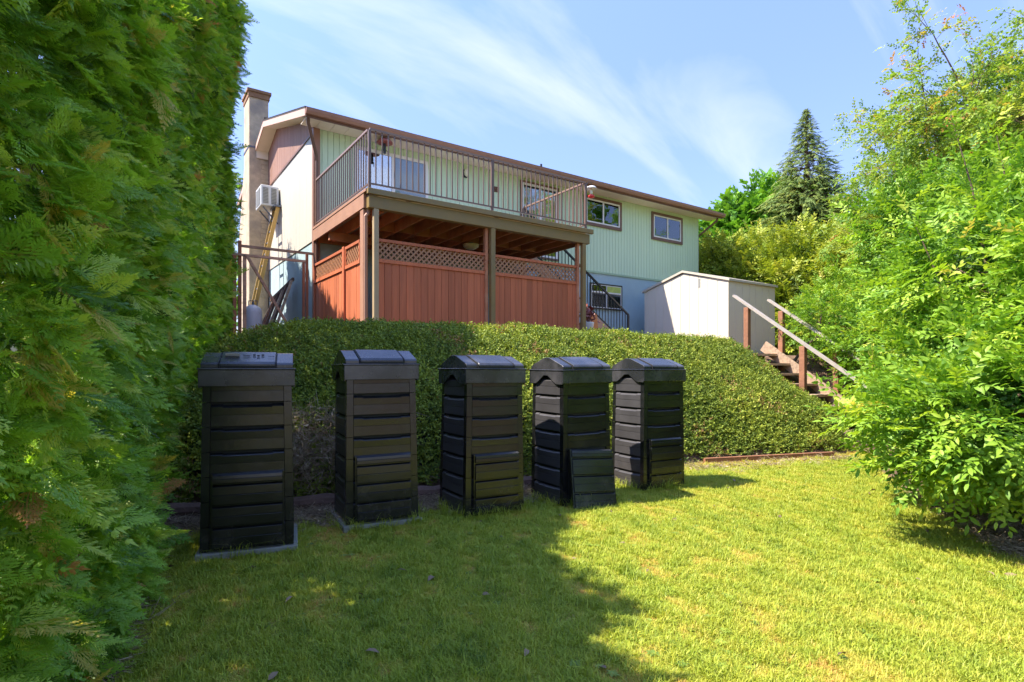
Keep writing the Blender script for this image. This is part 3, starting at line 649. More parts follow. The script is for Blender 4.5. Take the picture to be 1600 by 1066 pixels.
# ------------------------------------------------------------------ log edging and timber edge
def edging(name, pts, r, mat, label, cat, group):
    for (a, c) in pts:
        za, zc_ = gz(*a), gz(*c); mid = ((a[0]+c[0])/2, (a[1]+c[1])/2)
        n = 9; P = [Vector((a[0]+(c[0]-a[0])*i/n, a[1]+(c[1]-a[1])*i/n, za+(zc_-za)*i/n+r*.55)) for i in range(n+1)]
        rr = [r*(1+.12*math.sin(i*2.1+a[0]*5)) for i in range(n+1)]
        MB().tube(P, rr, 12).build(name, mat, None, smooth=False, label=label[0], cat=cat, group=group); label = label[1:]
edging('edging_log', [((-3.1, 4.22), (-1.35, 4.72)), ((-1.25, 4.78), (-.25, 5.28)), ((-.15, 5.34), (1.15, 6.12))], .075, M_log,
       ['rotting edging log lying behind the two leftmost bins', 'rotting edging log lying behind the second and third bin', 'rotting edging log lying behind the fourth bin'], 'log', 'edging logs along the foot of the bank')
tb = MB().bar((2.35, 6.93, gz(2.35, 6.93)+.02), (4.25, 7.50, gz(4.25, 7.5)+.02), .05, .09).build('edging_board', M_redwood, None, label='thin reddish timber board edging the lawn at the foot of the slope', cat='board')

# ------------------------------------------------------------------ compost bins
BW = .52; BD = .47; BH = 1.10
def taper(p):
    f = 1-.055*(p[2]/BH); return ((p[0]-BW/2)*f+BW/2, (p[1]-BD/2)*f+BD/2, p[2])
NS = 7; SH = (BH-.02)/NS
def slat_mesh(side, k):
    """one lapped wall slat; side 0 front, 1 left, 2 right, 3 back"""
    z0 = .01+k*SH; L_ = (BW if side in (0, 3) else BD)-.09
    # profile: depth outwards, height
    pr = [(.012, z0+.008), (-.007, z0+.010), (-.007, z0+SH*.50), (-.004, z0+SH*.505), (-.004, z0+SH*.52), (-.007, z0+SH*.53), (-.009, z0+SH-.022), (.006, z0+SH-.008), (.012, z0+SH-.006)]
    b = MB()
    for a, c, dz in ((0.0, L_*.16, 0.0), (L_*.16+.0005, L_*.84-.0005, -.006), (L_*.84, L_, 0.0)):
        q = [(d, z if i not in (6, 7, 8) else z+dz) for i, (d, z) in enumerate(pr)]
        b.prism(q, 'x', .045+a, .045+c)
    if side == 0: tf = lambda p: p
    elif side == 3: tf = lambda p: (BW-p[0], BD-p[1], p[2])
    elif side == 1: tf = lambda p: (p[1], BD-p[0], p[2])
    else: tf = lambda p: (BW-p[1], p[0], p[2])
    return b.mesh('slat', M_plastic_lit if side == 1 else M_plastic, tf=lambda p: taper(tf(p)))
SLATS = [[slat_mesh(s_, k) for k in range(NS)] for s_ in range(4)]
pb = MB()
for k in range(NS*1): 
    z0 = .0+k*BH/NS; pb.prism([(-.006, -.006), (.042, -.006), (.042, .012), (.012, .042), (-.006, .042)], 'z', z0+.002, z0+BH/NS-.002)
POSTM = []
for cx_, cy_, fx, fy in ((0, 0, 1, 1), (BW, 0, -1, 1), (0, BD, 1, -1), (BW, BD, -1, -1)):
    POSTM.append(pb.mesh('corner_post', M_plastic, tf=lambda p: taper((cx_+fx*p[0], cy_+fy*p[1], p[2]))))
COREM = MB().box(.016, BW-.016, .016, BD-.016, .0, BH).mesh('liner', M_plastic_d, tf=taper)
# lid: rim skirt with arched gable cut, gable roof with flattened ridge
o_ = .022; rz0, rz1, ap = BH-.055, BH+.055, BH+.165
def lid_mesh():
    b = MB(); x0, x1, y0, y1 = -.004-o_+.012, BW+.004+o_-.012, -o_+.006, BD+o_-.006
    b.box(x0, x1, y0, y0+.012, rz0, rz1-.004); b.box(x0, x1, y1-.012, y1, rz0, rz1-.004)
    for xx in (x0, x1-.012):   # side skirts with a pointed arch
        m = (y0+y1)/2; prf = [(y0+.013, rz0-.01), (y0+.10, rz0-.01), (y0+.14, rz0+.01), (m-.03, rz0+.062), (m+.03, rz0+.062), (y1-.14, rz0+.01), (y1-.10, rz0-.01), (y1-.013, rz0-.01), (y1-.013, rz1-.004), (y0+.013, rz1-.004)]
        b.prism(prf, 'x', xx, xx+.012)
    b.box(x0-.006, x1+.006, y0-.006, y1+.006, rz1-.004, rz1+.006)
    yi0, yi1 = y0+.012, y1-.012; m = (yi0+yi1)/2
    b.prism([(yi0, rz1+.006), (yi0, rz1+.030), (yi0+.012, rz1+.042), (m-.05, ap-.004), (m-.03, ap), (m+.03, ap), (m+.05, ap-.004), (yi1-.012, rz1+.042), (yi1, rz1+.030), (yi1, rz1+.006)], 'x', x0+.012, x1-.012)
    return b.mesh('lid', M_lid, bevel=.003)
LIDM = lid_mesh()
def hatch_mesh():
    y0 = -o_+.006+.012; m = BD/2; b = MB()
    x0, x1 = BW*.20, BW*.80
    ya, za = y0-.006, rz1+.010
    b.prism([(y0-.010, rz1+.012), (y0-.010, rz1+.032), (y0+.006, rz1+.048), (m-.05, ap+.005), (m-.02, ap+.007), (m-.02, ap-.01), (y0+.01, rz1+.012)], 'x', x0, x1)
    return b.mesh('hatch', M_lid, bevel=.002)
HATM = hatch_mesh()
hm = MB(); x0, x1 = BW*.20, BW*.80; hy0, hy1, hz0, hz1 = -o_+.018-.010, BD/2-.02, rz1+.03, ap
for xx in (x0-.010, x1+.002):
    hm.prism([(-o_+.006, rz1+.008), (-o_+.006, rz1+.034), (-o_+.022, rz1+.0475), (BD/2-.05, ap+.002), (BD/2-.02, ap+.003), (BD/2-.02, ap-.01), (0, rz1+.01)], 'x', xx, xx+.008)
HSEAM = hm.mesh('hatch_seam', M_plastic_d)
HLIP = MB().box(x0, x1, -o_+.004, -o_+.010, rz1+.010, rz1+.022).mesh('hatch_lip', M_plastic_d)
def door_mesh():
    b = MB(); w0, w1 = 0, BW-.10; hh = .145
    for k in range(4):
        z0 = k*hh if k < 3 else 3*hh; h_ = hh if k < 3 else .075
        b.prism([(-.030, z0+.008), (-.036, z0+.012), (-.035, z0+h_*.5), (-.032, z0+h_*.505), (-.032, z0+h_*.525), (-.035, z0+h_*.53), (-.033, z0+h_-.014), (-.016, z0+h_), (0, z0+h_), (0, z0+.002)], 'x', w0+.012, w1-.012)
    b.box(w0, w0+.012, -.024, 0, 0, 3*hh+.075); b.box(w1-.012, w1, -.024, 0, 0, 3*hh+.075); b.box(w0+.012, w1-.012, -.018, -.002, 0, 3*hh+.07)
    return b.mesh('door', M_plastic, bevel=.002)
DOORM = door_mesh()
DGAP = MB().box(.055, BW-.055, .004, .010, .03, .50).mesh('opening', M_plastic_d)
BINS = [  # front-left corner, angle, lean, label, slab
    (-1.885, 3.43, 21, (0, 0, 0), 'black slatted compost bin on a concrete slab, nearest the tall cedar hedge', True, .965),
    (-1.175, 4.03, 27, (0, R(-.4), 0), 'black compost bin on a concrete slab with pale stains on its lid hatch', True, .99),
    (-.355, 4.35, 31.5, (0, R(.3), 0), 'middle black compost bin, its left side streaked with sunlight', False, 1.0),
    (.432, 4.76, 32, (R(.6), R(-.6), 0), 'black compost bin with its door panel taken off', False, 1.0),
    (1.245, 5.36, 29, (0, R(.3), 0), 'black compost bin beside the open sunny lawn, furthest from the tall hedge', False, 1.0)]
def make_bin(i, x, y, ang, lean, label, slab, scl):
    g = gz(x+.2, y+.3); root = empty('compost_bin', (x, y, max(g, -.05)+(.045 if slab else .0)), R(ang), label=label, cat='compost bin', group='black compost bins standing in a row')
    root.rotation_euler = (lean[0], lean[1], R(ang)); root.scale = (1, 1, scl)
    obj('liner', COREM, root)
    for m in POSTM: obj('corner_post', m, root)
    for s_ in range(4):
        for k in range(NS):
            if i == 3 and s_ == 0 and k < 3: continue
            obj('slat', SLATS[s_][k], root)
    l = obj('lid', LIDM, root); obj('hatch', HATM, l); obj('hatch_seam', HSEAM, l); obj('hatch_lip', HLIP, l)
    if i == 0:   # moulded print on the hatch: lines of text and a round leaf emblem
        n = Vector((0, -(ap-rz1-.05), BD/2-.05)).normalized(); 
        def on(xx, f): return Vector((xx, -o_+.024+f*(BD/2-.05+o_-.024), rz1+.050+f*(ap-.004-rz1-.046)))+Vector((0, -.004, .008))
        pm = MB(); dk = MB()
        for (xa, xb, f0, f1) in ((.125, .205, .55, .66),):
            pm.bar(on(xa, f0), on(xb, f0), .003, .028, up=(0, -.45, 1))
        for (xa, xb, f0) in ((.125, .205, .42), (.225, .275, .58), (.235, .265, .47), (.375, .41, .42)):
            n_ = max(4, int((xb-xa)/.007))
            for q in range(n_): 
                xx = xa+(xb-xa)*q/n_; dk.bar(on(xx, f0), on(xx+.004, f0), .001, .006, up=(0, -.45, 1))
        for q in range(3):
            c = (.29, .315, .34)[q]; f_ = (.60, .50, .60)[q]
            dk.bar(on(c-.008, f_), on(c+.008, f_), .0012, .009, up=(0, -.45, 1))
        pm.build('label_plate', M_print, l); dk.build('lettering', M_plastic_d, l)
    if i == 1:
        pass
    if i != 3:
        d = share(DOORM, 'door', root, (.055, -.001, .02), sc_=(.99, 1, .93))
    else:
        obj('opening', DGAP, root)
    if slab:
        sl_ = MB().box(-.03, BW+.03, -.035, BD+.05, -.06, -.002).build('concrete_slab', M_conc, None, bevel=.006)
        sl_.location = root.location; sl_.rotation_euler = (0, 0, R(ang))
        tag(sl_, label='grey concrete slab under the compost bin nearest the hedge' if i == 0 else 'grey concrete slab under the second compost bin from the hedge', cat='slab', group='concrete slabs under bins')
    return root
for i, a in enumerate(BINS): make_bin(i, *a)
# door of the fourth bin, leaning in front
ld_ = obj('bin_door_panel', DOORM, None, label='loose black slatted door panel leaning on the fourth bin', cat='door panel')
ld_.location = (.50, 4.66, gz(.7, 4.8)-.01); ld_.rotation_euler = (R(-13), R(3), R(24))

# ------------------------------------------------------------------ vegetation
def eul(Yd, Zn):
    """euler XYZ of frames whose +Y is Yd and whose +Z is close to Zn"""
    Yd = Yd/np.linalg.norm(Yd, axis=1, keepdims=True)
    Xd = np.cross(Yd, Zn); nrm = np.linalg.norm(Xd, axis=1, keepdims=True); bad = nrm[:, 0] < 1e-4
    Xd[bad] = np.cross(Yd[bad], np.array([[.3, .9, .2]])); Xd /= np.linalg.norm(Xd, axis=1, keepdims=True)
    Zd = np.cross(Xd, Yd)
    return np.stack([np.arctan2(Yd[:, 2], Zd[:, 2]), -np.arcsin(np.clip(Xd[:, 2], -1, 1)), np.arctan2(Xd[:, 1], Xd[:, 0])], 1)
def proto(name, V, F, mat):
    me = mesh_np(name, V, F, mat); return bpy.data.objects.new(name+'_source', me)     # never linked to the scene
def scatter(name, protos, P, E, S, T, parent=None, **k):
    n = len(P); me = bpy.data.meshes.new(name); me.vertices.add(n); me.vertices.foreach_set('co', np.asarray(P, np.float32).ravel())
    for nm, ty, a, key in (('rot', 'FLOAT_VECTOR', E, 'vector'), ('size', 'FLOAT', S, 'value'), ('tint', 'FLOAT', T, 'value'), ('pick', 'INT', RNG.integers(0, len(protos), n), 'value')):
        at = me.attributes.new(nm, ty, 'POINT'); at.data.foreach_set(key, np.ascontiguousarray(a, np.int32 if ty == 'INT' else np.float32).ravel())
    g = bpy.data.node_groups.new(name+'_nodes', 'GeometryNodeTree'); g.interface.new_socket('Geometry', in_out='INPUT', socket_type='NodeSocketGeometry'); g.interface.new_socket('Geometry', in_out='OUTPUT', socket_type='NodeSocketGeometry')
    N = g.nodes; L = g.links; gi = N.new('NodeGroupInput'); go = N.new('NodeGroupOutput'); jn = N.new('GeometryNodeJoinGeometry')
    def named(nm, ty):
        q = N.new('GeometryNodeInputNamedAttribute'); q.data_type = ty; q.inputs[0].default_value = nm; return q.outputs[0]
    rv = named('rot', 'FLOAT_VECTOR'); er = N.new('FunctionNodeEulerToRotation'); L.new(rv, er.inputs[0]); sz = named('size', 'FLOAT'); pk = named('pick', 'INT')
    for i, p in enumerate(protos):
        oi = N.new('GeometryNodeObjectInfo'); oi.inputs[0].default_value = p; oi.transform_space = 'ORIGINAL'
        cmp_ = N.new('FunctionNodeCompare'); cmp_.data_type = 'INT'; cmp_.operation = 'EQUAL'; L.new(pk, cmp_.inputs[2]); cmp_.inputs[3].default_value = i
        ip = N.new('GeometryNodeInstanceOnPoints'); L.new(gi.outputs[0], ip.inputs[0]); L.new(cmp_.outputs[0], ip.inputs[1]); L.new(oi.outputs['Geometry'], ip.inputs[2]); L.new(er.outputs[0], ip.inputs[5]); L.new(sz, ip.inputs[6]); L.new(ip.outputs[0], jn.inputs[0])
    L.new(jn.outputs[0], go.inputs[0])
    o = obj(name, me, parent, **k); md = o.modifiers.new('scatter', 'NODES'); md.node_group = g
    return o
def rot2(v, a): c, s = math.cos(a), math.sin(a); return np.array([v[0]*c-v[1]*s, v[0]*s+v[1]*c, 0])

# ---- leaf shapes
def blade_leaf(base, d, n, L_, w, fold=.25, curl=.25, seg=3):
    """folded, curled leaf; returns verts, tri/quad faces (local indices)"""
    d = d/np.linalg.norm(d); s = np.cross(d, n); s /= np.linalg.norm(s); n = np.cross(s, d)
    V = [base]; F3 = []; F4 = []
    ws = {2: [1.0], 3: [.85, .9]}[seg]; ts = {2: [.45], 3: [.28, .65]}[seg]
    for t, ww in zip(ts, ws):
        c = base+d*L_*t-n*curl*L_*t*t
        V += [c-s*w/2*ww+n*fold*w*.5, c, c+s*w/2*ww+n*fold*w*.5]
    V.append(base+d*L_-n*curl*L_)
    F3 += [(0, 2, 1), (0, 3, 2)]
    for k in range(len(ts)-1):
        a = 1+3*k; F4 += [(a, a+1, a+4, a+3), (a+1, a+2, a+5, a+4)]
    a = 1+3*(len(ts)-1); e = len(V)-1; F3 += [(a, a+1, e), (a+1, a+2, e)]
    return V, F3, F4
class Leaves:
    def __init__(s): s.V = []; s.F3 = []; s.F4 = []
    def leaf(s, *a, **k):
        n = len(s.V); v, f3, f4 = blade_leaf(*a, **k); s.V += v; s.F3 += [tuple(i+n for i in f) for f in f3]; s.F4 += [tuple(i+n for i in f) for f in f4]
    def stick(s, p, q, r):
        n = len(s.V); p = np.array(p, float); q = np.array(q, float); d = q-p; a = np.cross(d, [.3, .2, 1]); a /= np.linalg.norm(a); b = np.cross(d, a); b /= np.linalg.norm(b)
        for c, rr in ((p, r), (q, r*.5)):
            for t in (0, 2.1, 4.2): s.V.append(c+(a*math.cos(t)+b*math.sin(t))*rr)
        s.F4 += [(n, n+1, n+4, n+3), (n+1, n+2, n+5, n+4), (n+2, n, n+3, n+5)]
    def proto(s, name, mat):
        F = [np.array(f) for f in (s.F3, s.F4) if len(f)]; return proto(name, np.array(s.V), F, mat)

# ---- cedar hedge fronds
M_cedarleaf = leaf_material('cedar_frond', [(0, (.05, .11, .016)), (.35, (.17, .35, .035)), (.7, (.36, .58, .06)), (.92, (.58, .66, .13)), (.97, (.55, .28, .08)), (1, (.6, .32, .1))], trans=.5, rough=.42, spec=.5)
def frond(seed, L_=.17, droop=.35):
    r = np.random.default_rng(seed); lv = Leaves(); up = np.array([0, 0, 1.])
    def q(p, d, ln, w):   # a thin scale-leaf strand: rhombus
        s = np.cross(d, up+r.normal(0, .25, 3)); s /= np.linalg.norm(s); n = len(lv.V); e = p+d*ln-up*ln*.12
        lv.V += [p, p+d*ln*.45-s*w/2, e, p+d*ln*.45+s*w/2]; lv.F4.append((n, n+1, n+2, n+3))
    nb = 9
    for k in range(nb):
        t = (k+.6)/nb; c = np.array([.04*math.sin(t*3+seed)*L_, L_*t, -droop*L_*t*t])
        env = (1-t)**.65*(.35+.65*min(1, t*3.2))
        for sg in (-1, 1):
            a = sg*(R(48)-t*R(16))+r.normal(0, .07); d = rot2([0, 1], a); d[2] = -.12-.4*droop*t+r.normal(0, .06)
            bl = L_*.52*env*r.uniform(.8, 1.15)
            q(c, d, bl, .0055)
            for j in range(1, 5):
                u = j/5; p = c+d*bl*u
                for s2 in (-1, 1):
                    d2 = rot2(d[:2], s2*R(38)+r.normal(0, .08)); d2[2] = d[2]-.05
                    q(p, d2, bl*(.42*(1-u)+.13), .0055)
        q(c, np.array([0, 1., -.6*t*droop]), L_/nb*1.5, .006)
    return lv.proto('cedar_frond', M_cedarleaf)
FR = [frond(s, .17, dr) for s, dr in ((1, .2), (2, .45), (3, .7), (4, .35))]
def hedge_top(y): return np.interp(y, [-6, .2, 2.1, 4.3, 7.1], [2.2, 2.3, 2.75, 4.3, 6.0])+.20*noise2(np.asarray(y, float), np.asarray(y, float)*0, .8, 77)*np.interp(y, [1, 3, 7], [1, 1, .3])
def hedge_points(n, ya, yb, zmin, zmax_f, scale, deep=.30):
    y = RNG.uniform(ya, yb, n*3); zt_ = zmax_f(y); z = RNG.uniform(0, 1, n*3)*(7.0-zmin)+zmin; ok = z < zt_
    y, z = y[ok][:n], z[ok][:n]; zt_ = zt_[ok][:n]
    lump = .11*noise2(y*1.0, z*.8, .55, 21)+.075*noise2(y, z, 1.7, 22)
    inn = RNG.exponential(.075, len(y)).clip(0, deep)
    x = np.interp(y, HY, HX)+lump-inn+.16*np.clip((z-1.8)/2.5, 0, 1)+.04*np.sin(z*1.3)
    x -= np.clip((.35-(z-0))/.35, 0, 1)*.10
    g = ground(x, y)
    n_ = np.zeros((len(y), 3)); n_[:, 0] = .93; n_[:, 1] = .35
    return np.stack([x, y, np.maximum(z, g+.02)], 1), n_, inn, lump
hedge = empty('cedar_hedge', (-3.3, 5.0, 0), 0, label='very tall clipped green cedar hedge filling the left side of the picture', cat='hedge')
hp0 = np.array([-3.3, 5.0, 0])
sets = [hedge_points(25000, .75, 4.6, -.02, hedge_top, 1), hedge_points(17000, 4.6, 7.1, -.02, hedge_top, 1), hedge_points(5000, -.5, .75, 0, hedge_top, 1), hedge_points(1900, -5, -.5, 0, hedge_top, 1)]
Ps, Es, Ss, Ts = [], [], [], []
for qi, (P, n_, inn, lump) in enumerate(sets):
    m = len(P); d = n_*RNG.uniform(.25, .8, (m, 1))+RNG.normal(0, .38, (m, 3)); d[:, 2] += RNG.normal(-.05, .35, m); d[:, 1] -= .25
    nn = RNG.normal(0, .45, (m, 3)); nn[:, 2] += .75; nn[:, 0] += .55
    Ps.append(P); Es.append(eul(d, nn)); Ss.append(RNG.uniform(.5, 1.2, m)**1.0*(1.9 if qi == 3 else .78)*(1+.55*(RNG.random(m) < .06)))
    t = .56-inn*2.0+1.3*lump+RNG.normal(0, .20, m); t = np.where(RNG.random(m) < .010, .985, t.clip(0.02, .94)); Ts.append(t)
# end face and top
m = 9000; x = -3.66-RNG.uniform(0, 1.2, m)**1.0; z = RNG.uniform(1.0, 6.2, m); y = 7.1+.12*noise2(x, z, .8, 5)-RNG.exponential(.08, m).clip(0, .3)
Ps.append(np.stack([x, y, z], 1)); d = RNG.normal(0, .45, (m, 3)); d[:, 1] += .5; d[:, 0] += .25; nn = RNG.normal(0, .5, (m, 3)); nn[:, 2] += .8
Es.append(eul(d, nn)); Ss.append(RNG.uniform(.6, 1.1, m)); Ts.append((.45+RNG.normal(0, .15, m)).clip(0, .93))
m = 3200; y = RNG.uniform(1.5, 7.2, m); z = hedge_top(y)+RNG.normal(0, .14, m)-.1; x = np.interp(y, HY, HX)-.15-RNG.uniform(0, .9, m)
Ps.append(np.stack([x, y, z], 1)); d = RNG.normal(0, .4, (m, 3)); d[:, 2] += .75; d[:, 0] += .25; nn = RNG.normal(0, .6, (m, 3)); nn[:, 0] += .5
Es.append(eul(d, nn)); Ss.append(RNG.uniform(.8, 1.7, m)); Ts.append((.6+RNG.normal(0, .18, m)).clip(0, .93))
# loose longer sprays on the outline of the far end
m = 900; z = RNG.uniform(2.3, 6.1, m); y = RNG.uniform(6.4, 7.2, m); x = -3.66-.20*(z/6)**2+RNG.uniform(-.05, .13, m)
Ps.append(np.stack([x, y, z], 1)); d = RNG.normal(0, .4, (m, 3)); d[:, 0] += .8; d[:, 2] += .1; nn = RNG.normal(0, .5, (m, 3)); nn[:, 2] += .8
Es.append(eul(d, nn)); Ss.append(RNG.uniform(.8, 1.5, m)); Ts.append((.4+RNG.normal(0, .15, m)).clip(0, .93))
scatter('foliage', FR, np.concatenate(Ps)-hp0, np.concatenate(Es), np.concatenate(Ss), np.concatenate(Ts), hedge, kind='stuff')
# inner twiggy mass
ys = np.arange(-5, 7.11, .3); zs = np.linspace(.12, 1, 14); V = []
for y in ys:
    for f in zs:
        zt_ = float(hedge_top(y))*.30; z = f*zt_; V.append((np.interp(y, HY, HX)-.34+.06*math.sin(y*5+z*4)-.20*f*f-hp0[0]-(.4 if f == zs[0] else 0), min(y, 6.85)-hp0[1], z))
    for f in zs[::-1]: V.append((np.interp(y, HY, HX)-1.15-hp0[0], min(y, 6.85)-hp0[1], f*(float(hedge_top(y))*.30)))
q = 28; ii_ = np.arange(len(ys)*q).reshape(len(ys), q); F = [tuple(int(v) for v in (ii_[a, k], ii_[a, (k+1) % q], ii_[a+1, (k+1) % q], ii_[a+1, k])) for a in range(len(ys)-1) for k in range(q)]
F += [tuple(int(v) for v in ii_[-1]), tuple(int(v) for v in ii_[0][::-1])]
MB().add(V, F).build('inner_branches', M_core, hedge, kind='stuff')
tb_ = MB()   # trunks and some bare branches that show near the ground and in gaps
for k in range(16):
    y = .9+k*.40; x = np.interp(y, HY, HX)-.42; z = gz(x, y); tb_.tube([(x-hp0[0], y-hp0[1], z-.1), (x+.03-hp0[0], y-hp0[1], 1.5), (x-hp0[0], y-hp0[1], 3.6)], [.06, .045, .02], 7)
tb_.build('trunks', M_bark, hedge, kind='stuff')
def branch(pts, r0, r1, name, parent, mat, n=6, **k):
    m = len(pts); return MB().tube(pts, [r0+(r1-r0)*i/(m-1) for i in range(m)], n).build(name, mat, parent, **k)
for (y, z, L_, dz) in ((1.52, 1.05, .30, .22), (1.62, .70, .24, .14), (1.75, .45, .28, .16), (2.3, 1.5, .25, .18), (2.0, 1.75, .26, -.05), (1.45, .58, .22, .2)):
    x = float(np.interp(y, HY, HX)); P = [(x-.15-hp0[0], y-hp0[1], z), (x+.02-hp0[0], y-.03-hp0[1], z+dz*.45), (x+.05+L_*.25-hp0[0], y-.02-hp0[1], z+dz)]
    branch(P, .007, .002, 'branch', hedge, M_twig)

# second hedge further back beside the house
h2 = empty('far_cedar_hedge', (-6.6, 12.5, 0), 0, label='dark shaded cedar hedge standing behind the timber gate frame', cat='hedge')
m = 9000; y = RNG.uniform(9.0, 14, m); z = RNG.uniform(1.4, 6.0, m); x = -5.75-.27*(y-9)+.1*noise2(y, z, .7, 31)-RNG.exponential(.1, m).clip(0, .4)
o0 = np.array([-6.6, 12.5, 0]); d = RNG.normal(0, .4, (m, 3)); d[:, 0] += .6; nn = RNG.normal(0, .5, (m, 3)); nn[:, 2] += .8
P = np.stack([x, y, z], 1); fr_ = y < 9.3; P[fr_, 0] = -5.75-RNG.uniform(0, 1.2, fr_.sum())
m2 = 2500; P2 = np.stack([-5.75-RNG.uniform(0, 1.2, m2), 9.0+RNG.uniform(-.1, .3, m2), RNG.uniform(1.4, 6.0, m2)], 1); d2 = RNG.normal(0, .45, (m2, 3)); d2[:, 1] -= .6; nn2 = RNG.normal(0, .5, (m2, 3)); nn2[:, 2] += .8
m3 = 2500; y3 = RNG.uniform(9, 14, m3); P3 = np.stack([-5.8-.27*(y3-9)-RNG.uniform(0, 1.1, m3), y3, 5.85+.45*noise2(y3, y3*0, .5, 3)+RNG.normal(0, .1, m3)], 1); d3 = RNG.normal(0, .4, (m3, 3)); d3[:, 2] += .7; nn3 = RNG.normal(0, .6, (m3, 3)); nn3[:, 0] += .5
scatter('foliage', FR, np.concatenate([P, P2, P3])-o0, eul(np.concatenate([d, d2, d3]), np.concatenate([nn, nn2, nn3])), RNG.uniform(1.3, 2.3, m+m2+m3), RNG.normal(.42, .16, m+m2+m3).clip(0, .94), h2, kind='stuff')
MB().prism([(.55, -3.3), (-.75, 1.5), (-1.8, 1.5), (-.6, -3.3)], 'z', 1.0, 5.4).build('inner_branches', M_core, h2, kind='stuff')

# ---- ground cover on the bank: small round leaves
M_cover = leaf_material('cotoneaster_leaf', [(0, (.06, .11, .016)), (.35, (.19, .26, .030)), (.65, (.36, .41, .045)), (.88, (.50, .50, .07)), (.93, (.36, .24, .08)), (1, (.38, .18, .08))], trans=.26, rough=.6, spec=.3)
def sprig(seed, n=16, rad=.075, ll=.024, lw=.014):
    r = np.random.default_rng(seed); lv = Leaves()
    for k in range(3):
        a = r.uniform(0, 6.28); e = np.array([math.cos(a)*rad, math.sin(a)*rad, .05+.03*r.random()]); lv.stick((0, 0, -.03), e, .0018)
        for j in range(n//3+1):
            t = (j+1)/(n/3+1); p = np.array([0, 0, -.03])+(e-np.array([0, 0, -.03]))*t; sg = 1 if j % 2 else -1
            d = np.array([-math.sin(a)*sg, math.cos(a)*sg, .5])+r.normal(0, .35, 3)+e/np.linalg.norm(e)*.5
            lv.leaf(p, d, np.array([0, 0, 1.])+r.normal(0, .4, 3), ll*r.uniform(.8, 1.3), lw*r.uniform(.8, 1.2), fold=.15, curl=.1, seg=2)
    return lv.proto('ground_cover_sprig', M_cover)
SP = [sprig(s) for s in (11, 12, 13, 14)]
m = 90000
x = RNG.uniform(-4.6, 4.75, m); y = RNG.uniform(4.0, 11.2, m); yb = np.interp(x, bX, bY); yc = np.interp(x, cX, cY)
xe = np.interp(y, [7.4, 8.2, 9.2, 10.0, 10.6], [5.0, 4.95, 4.55, 4.0, 3.6])      # left side of the stairs
ok = (y > yb+.06) & (y < yc+.95) & (x < xe) & (x > np.interp(y, [4.2, 5.4, 6.6, 7.6], [-3.3, -3.3, -3.7, -4.6])-.3)
x, y = x[ok], y[ok]; yb = yb[ok]; yc = yc[ok]
hgt = np.clip((y-yb)/.5, .12, 1)*np.interp(x, [-3, 0, 2.2, 4], [.24, .23, .18, .15])*(1-np.clip((y-yc-.3)/.7, 0, 1)*.8)+.035*noise2(x, y, .9, 41)+.02*noise2(x, y, 2.4, 42)
hgt = hgt*(1+.9*np.clip((y-yb)/(yc-yb), 0, 1)**2*.15*np.clip((xe[ok]-x)/.4, 0, 1))
# sides: fill the outer shell of the mound near the foot so that it reads as a low hedge
hgt = hgt+.05*np.clip((y-yb)/.5, 0, 1)*np.clip(1-(y-yb)/(yc-yb), 0, 1)
lay = np.where(RNG.random(len(x)) < .28, RNG.uniform(.1, 1, len(x)), 1-.08*RNG.random(len(x)))
z = ground(x, y)+np.maximum(hgt, .02)*lay
dx = .05; gxn = -(ground(x+dx, y)-ground(x-dx, y))/(2*dx); gyn = -(ground(x, y+dx)-ground(x, y-dx))/(2*dx)
Yup = np.stack([gxn, gyn, np.ones_like(x)], 1); Yup /= np.linalg.norm(Yup, axis=1, keepdims=True)
Yup += RNG.normal(0, .28, Yup.shape)
side = RNG.normal(0, 1, Yup.shape)
E = eul(np.cross(Yup, side), Yup)
t = .40+.13*noise2(x, y, .55, 43)+RNG.normal(0, .16, len(x)); pr = noise2(x, y, .8, 44); t = np.where((pr > .72) & (RNG.random(len(x)) < .45), RNG.uniform(.92, .98, len(x)), t.clip(.02, .9)); t = np.where(RNG.random(len(x)) < .012, .97, t)
cover = scatter('ground_cover', SP, np.stack([x, y, z], 1), E, RNG.uniform(.75, 1.35, len(x)), t, None, kind='stuff', label='dense small leaved green ground cover clothing the bank behind the bins', cat='ground cover')
# mound body under it
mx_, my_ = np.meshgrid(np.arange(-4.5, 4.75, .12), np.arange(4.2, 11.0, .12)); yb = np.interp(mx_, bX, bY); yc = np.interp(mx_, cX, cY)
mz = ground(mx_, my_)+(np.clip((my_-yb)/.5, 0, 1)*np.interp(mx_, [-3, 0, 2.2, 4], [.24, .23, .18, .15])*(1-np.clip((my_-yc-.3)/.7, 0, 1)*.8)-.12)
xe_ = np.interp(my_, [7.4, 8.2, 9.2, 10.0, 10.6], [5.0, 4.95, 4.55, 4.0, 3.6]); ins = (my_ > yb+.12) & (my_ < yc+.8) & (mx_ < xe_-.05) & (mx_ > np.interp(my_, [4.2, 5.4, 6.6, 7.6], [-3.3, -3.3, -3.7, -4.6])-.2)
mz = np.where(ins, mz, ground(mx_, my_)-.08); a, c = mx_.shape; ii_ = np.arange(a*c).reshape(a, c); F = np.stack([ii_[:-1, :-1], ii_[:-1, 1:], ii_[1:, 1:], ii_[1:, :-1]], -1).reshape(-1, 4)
obj('stem_mass', mesh_np('stem_mass', np.stack([mx_, my_, mz], -1).reshape(-1, 3), F, M_core, smooth=True), cover, kind='stuff')
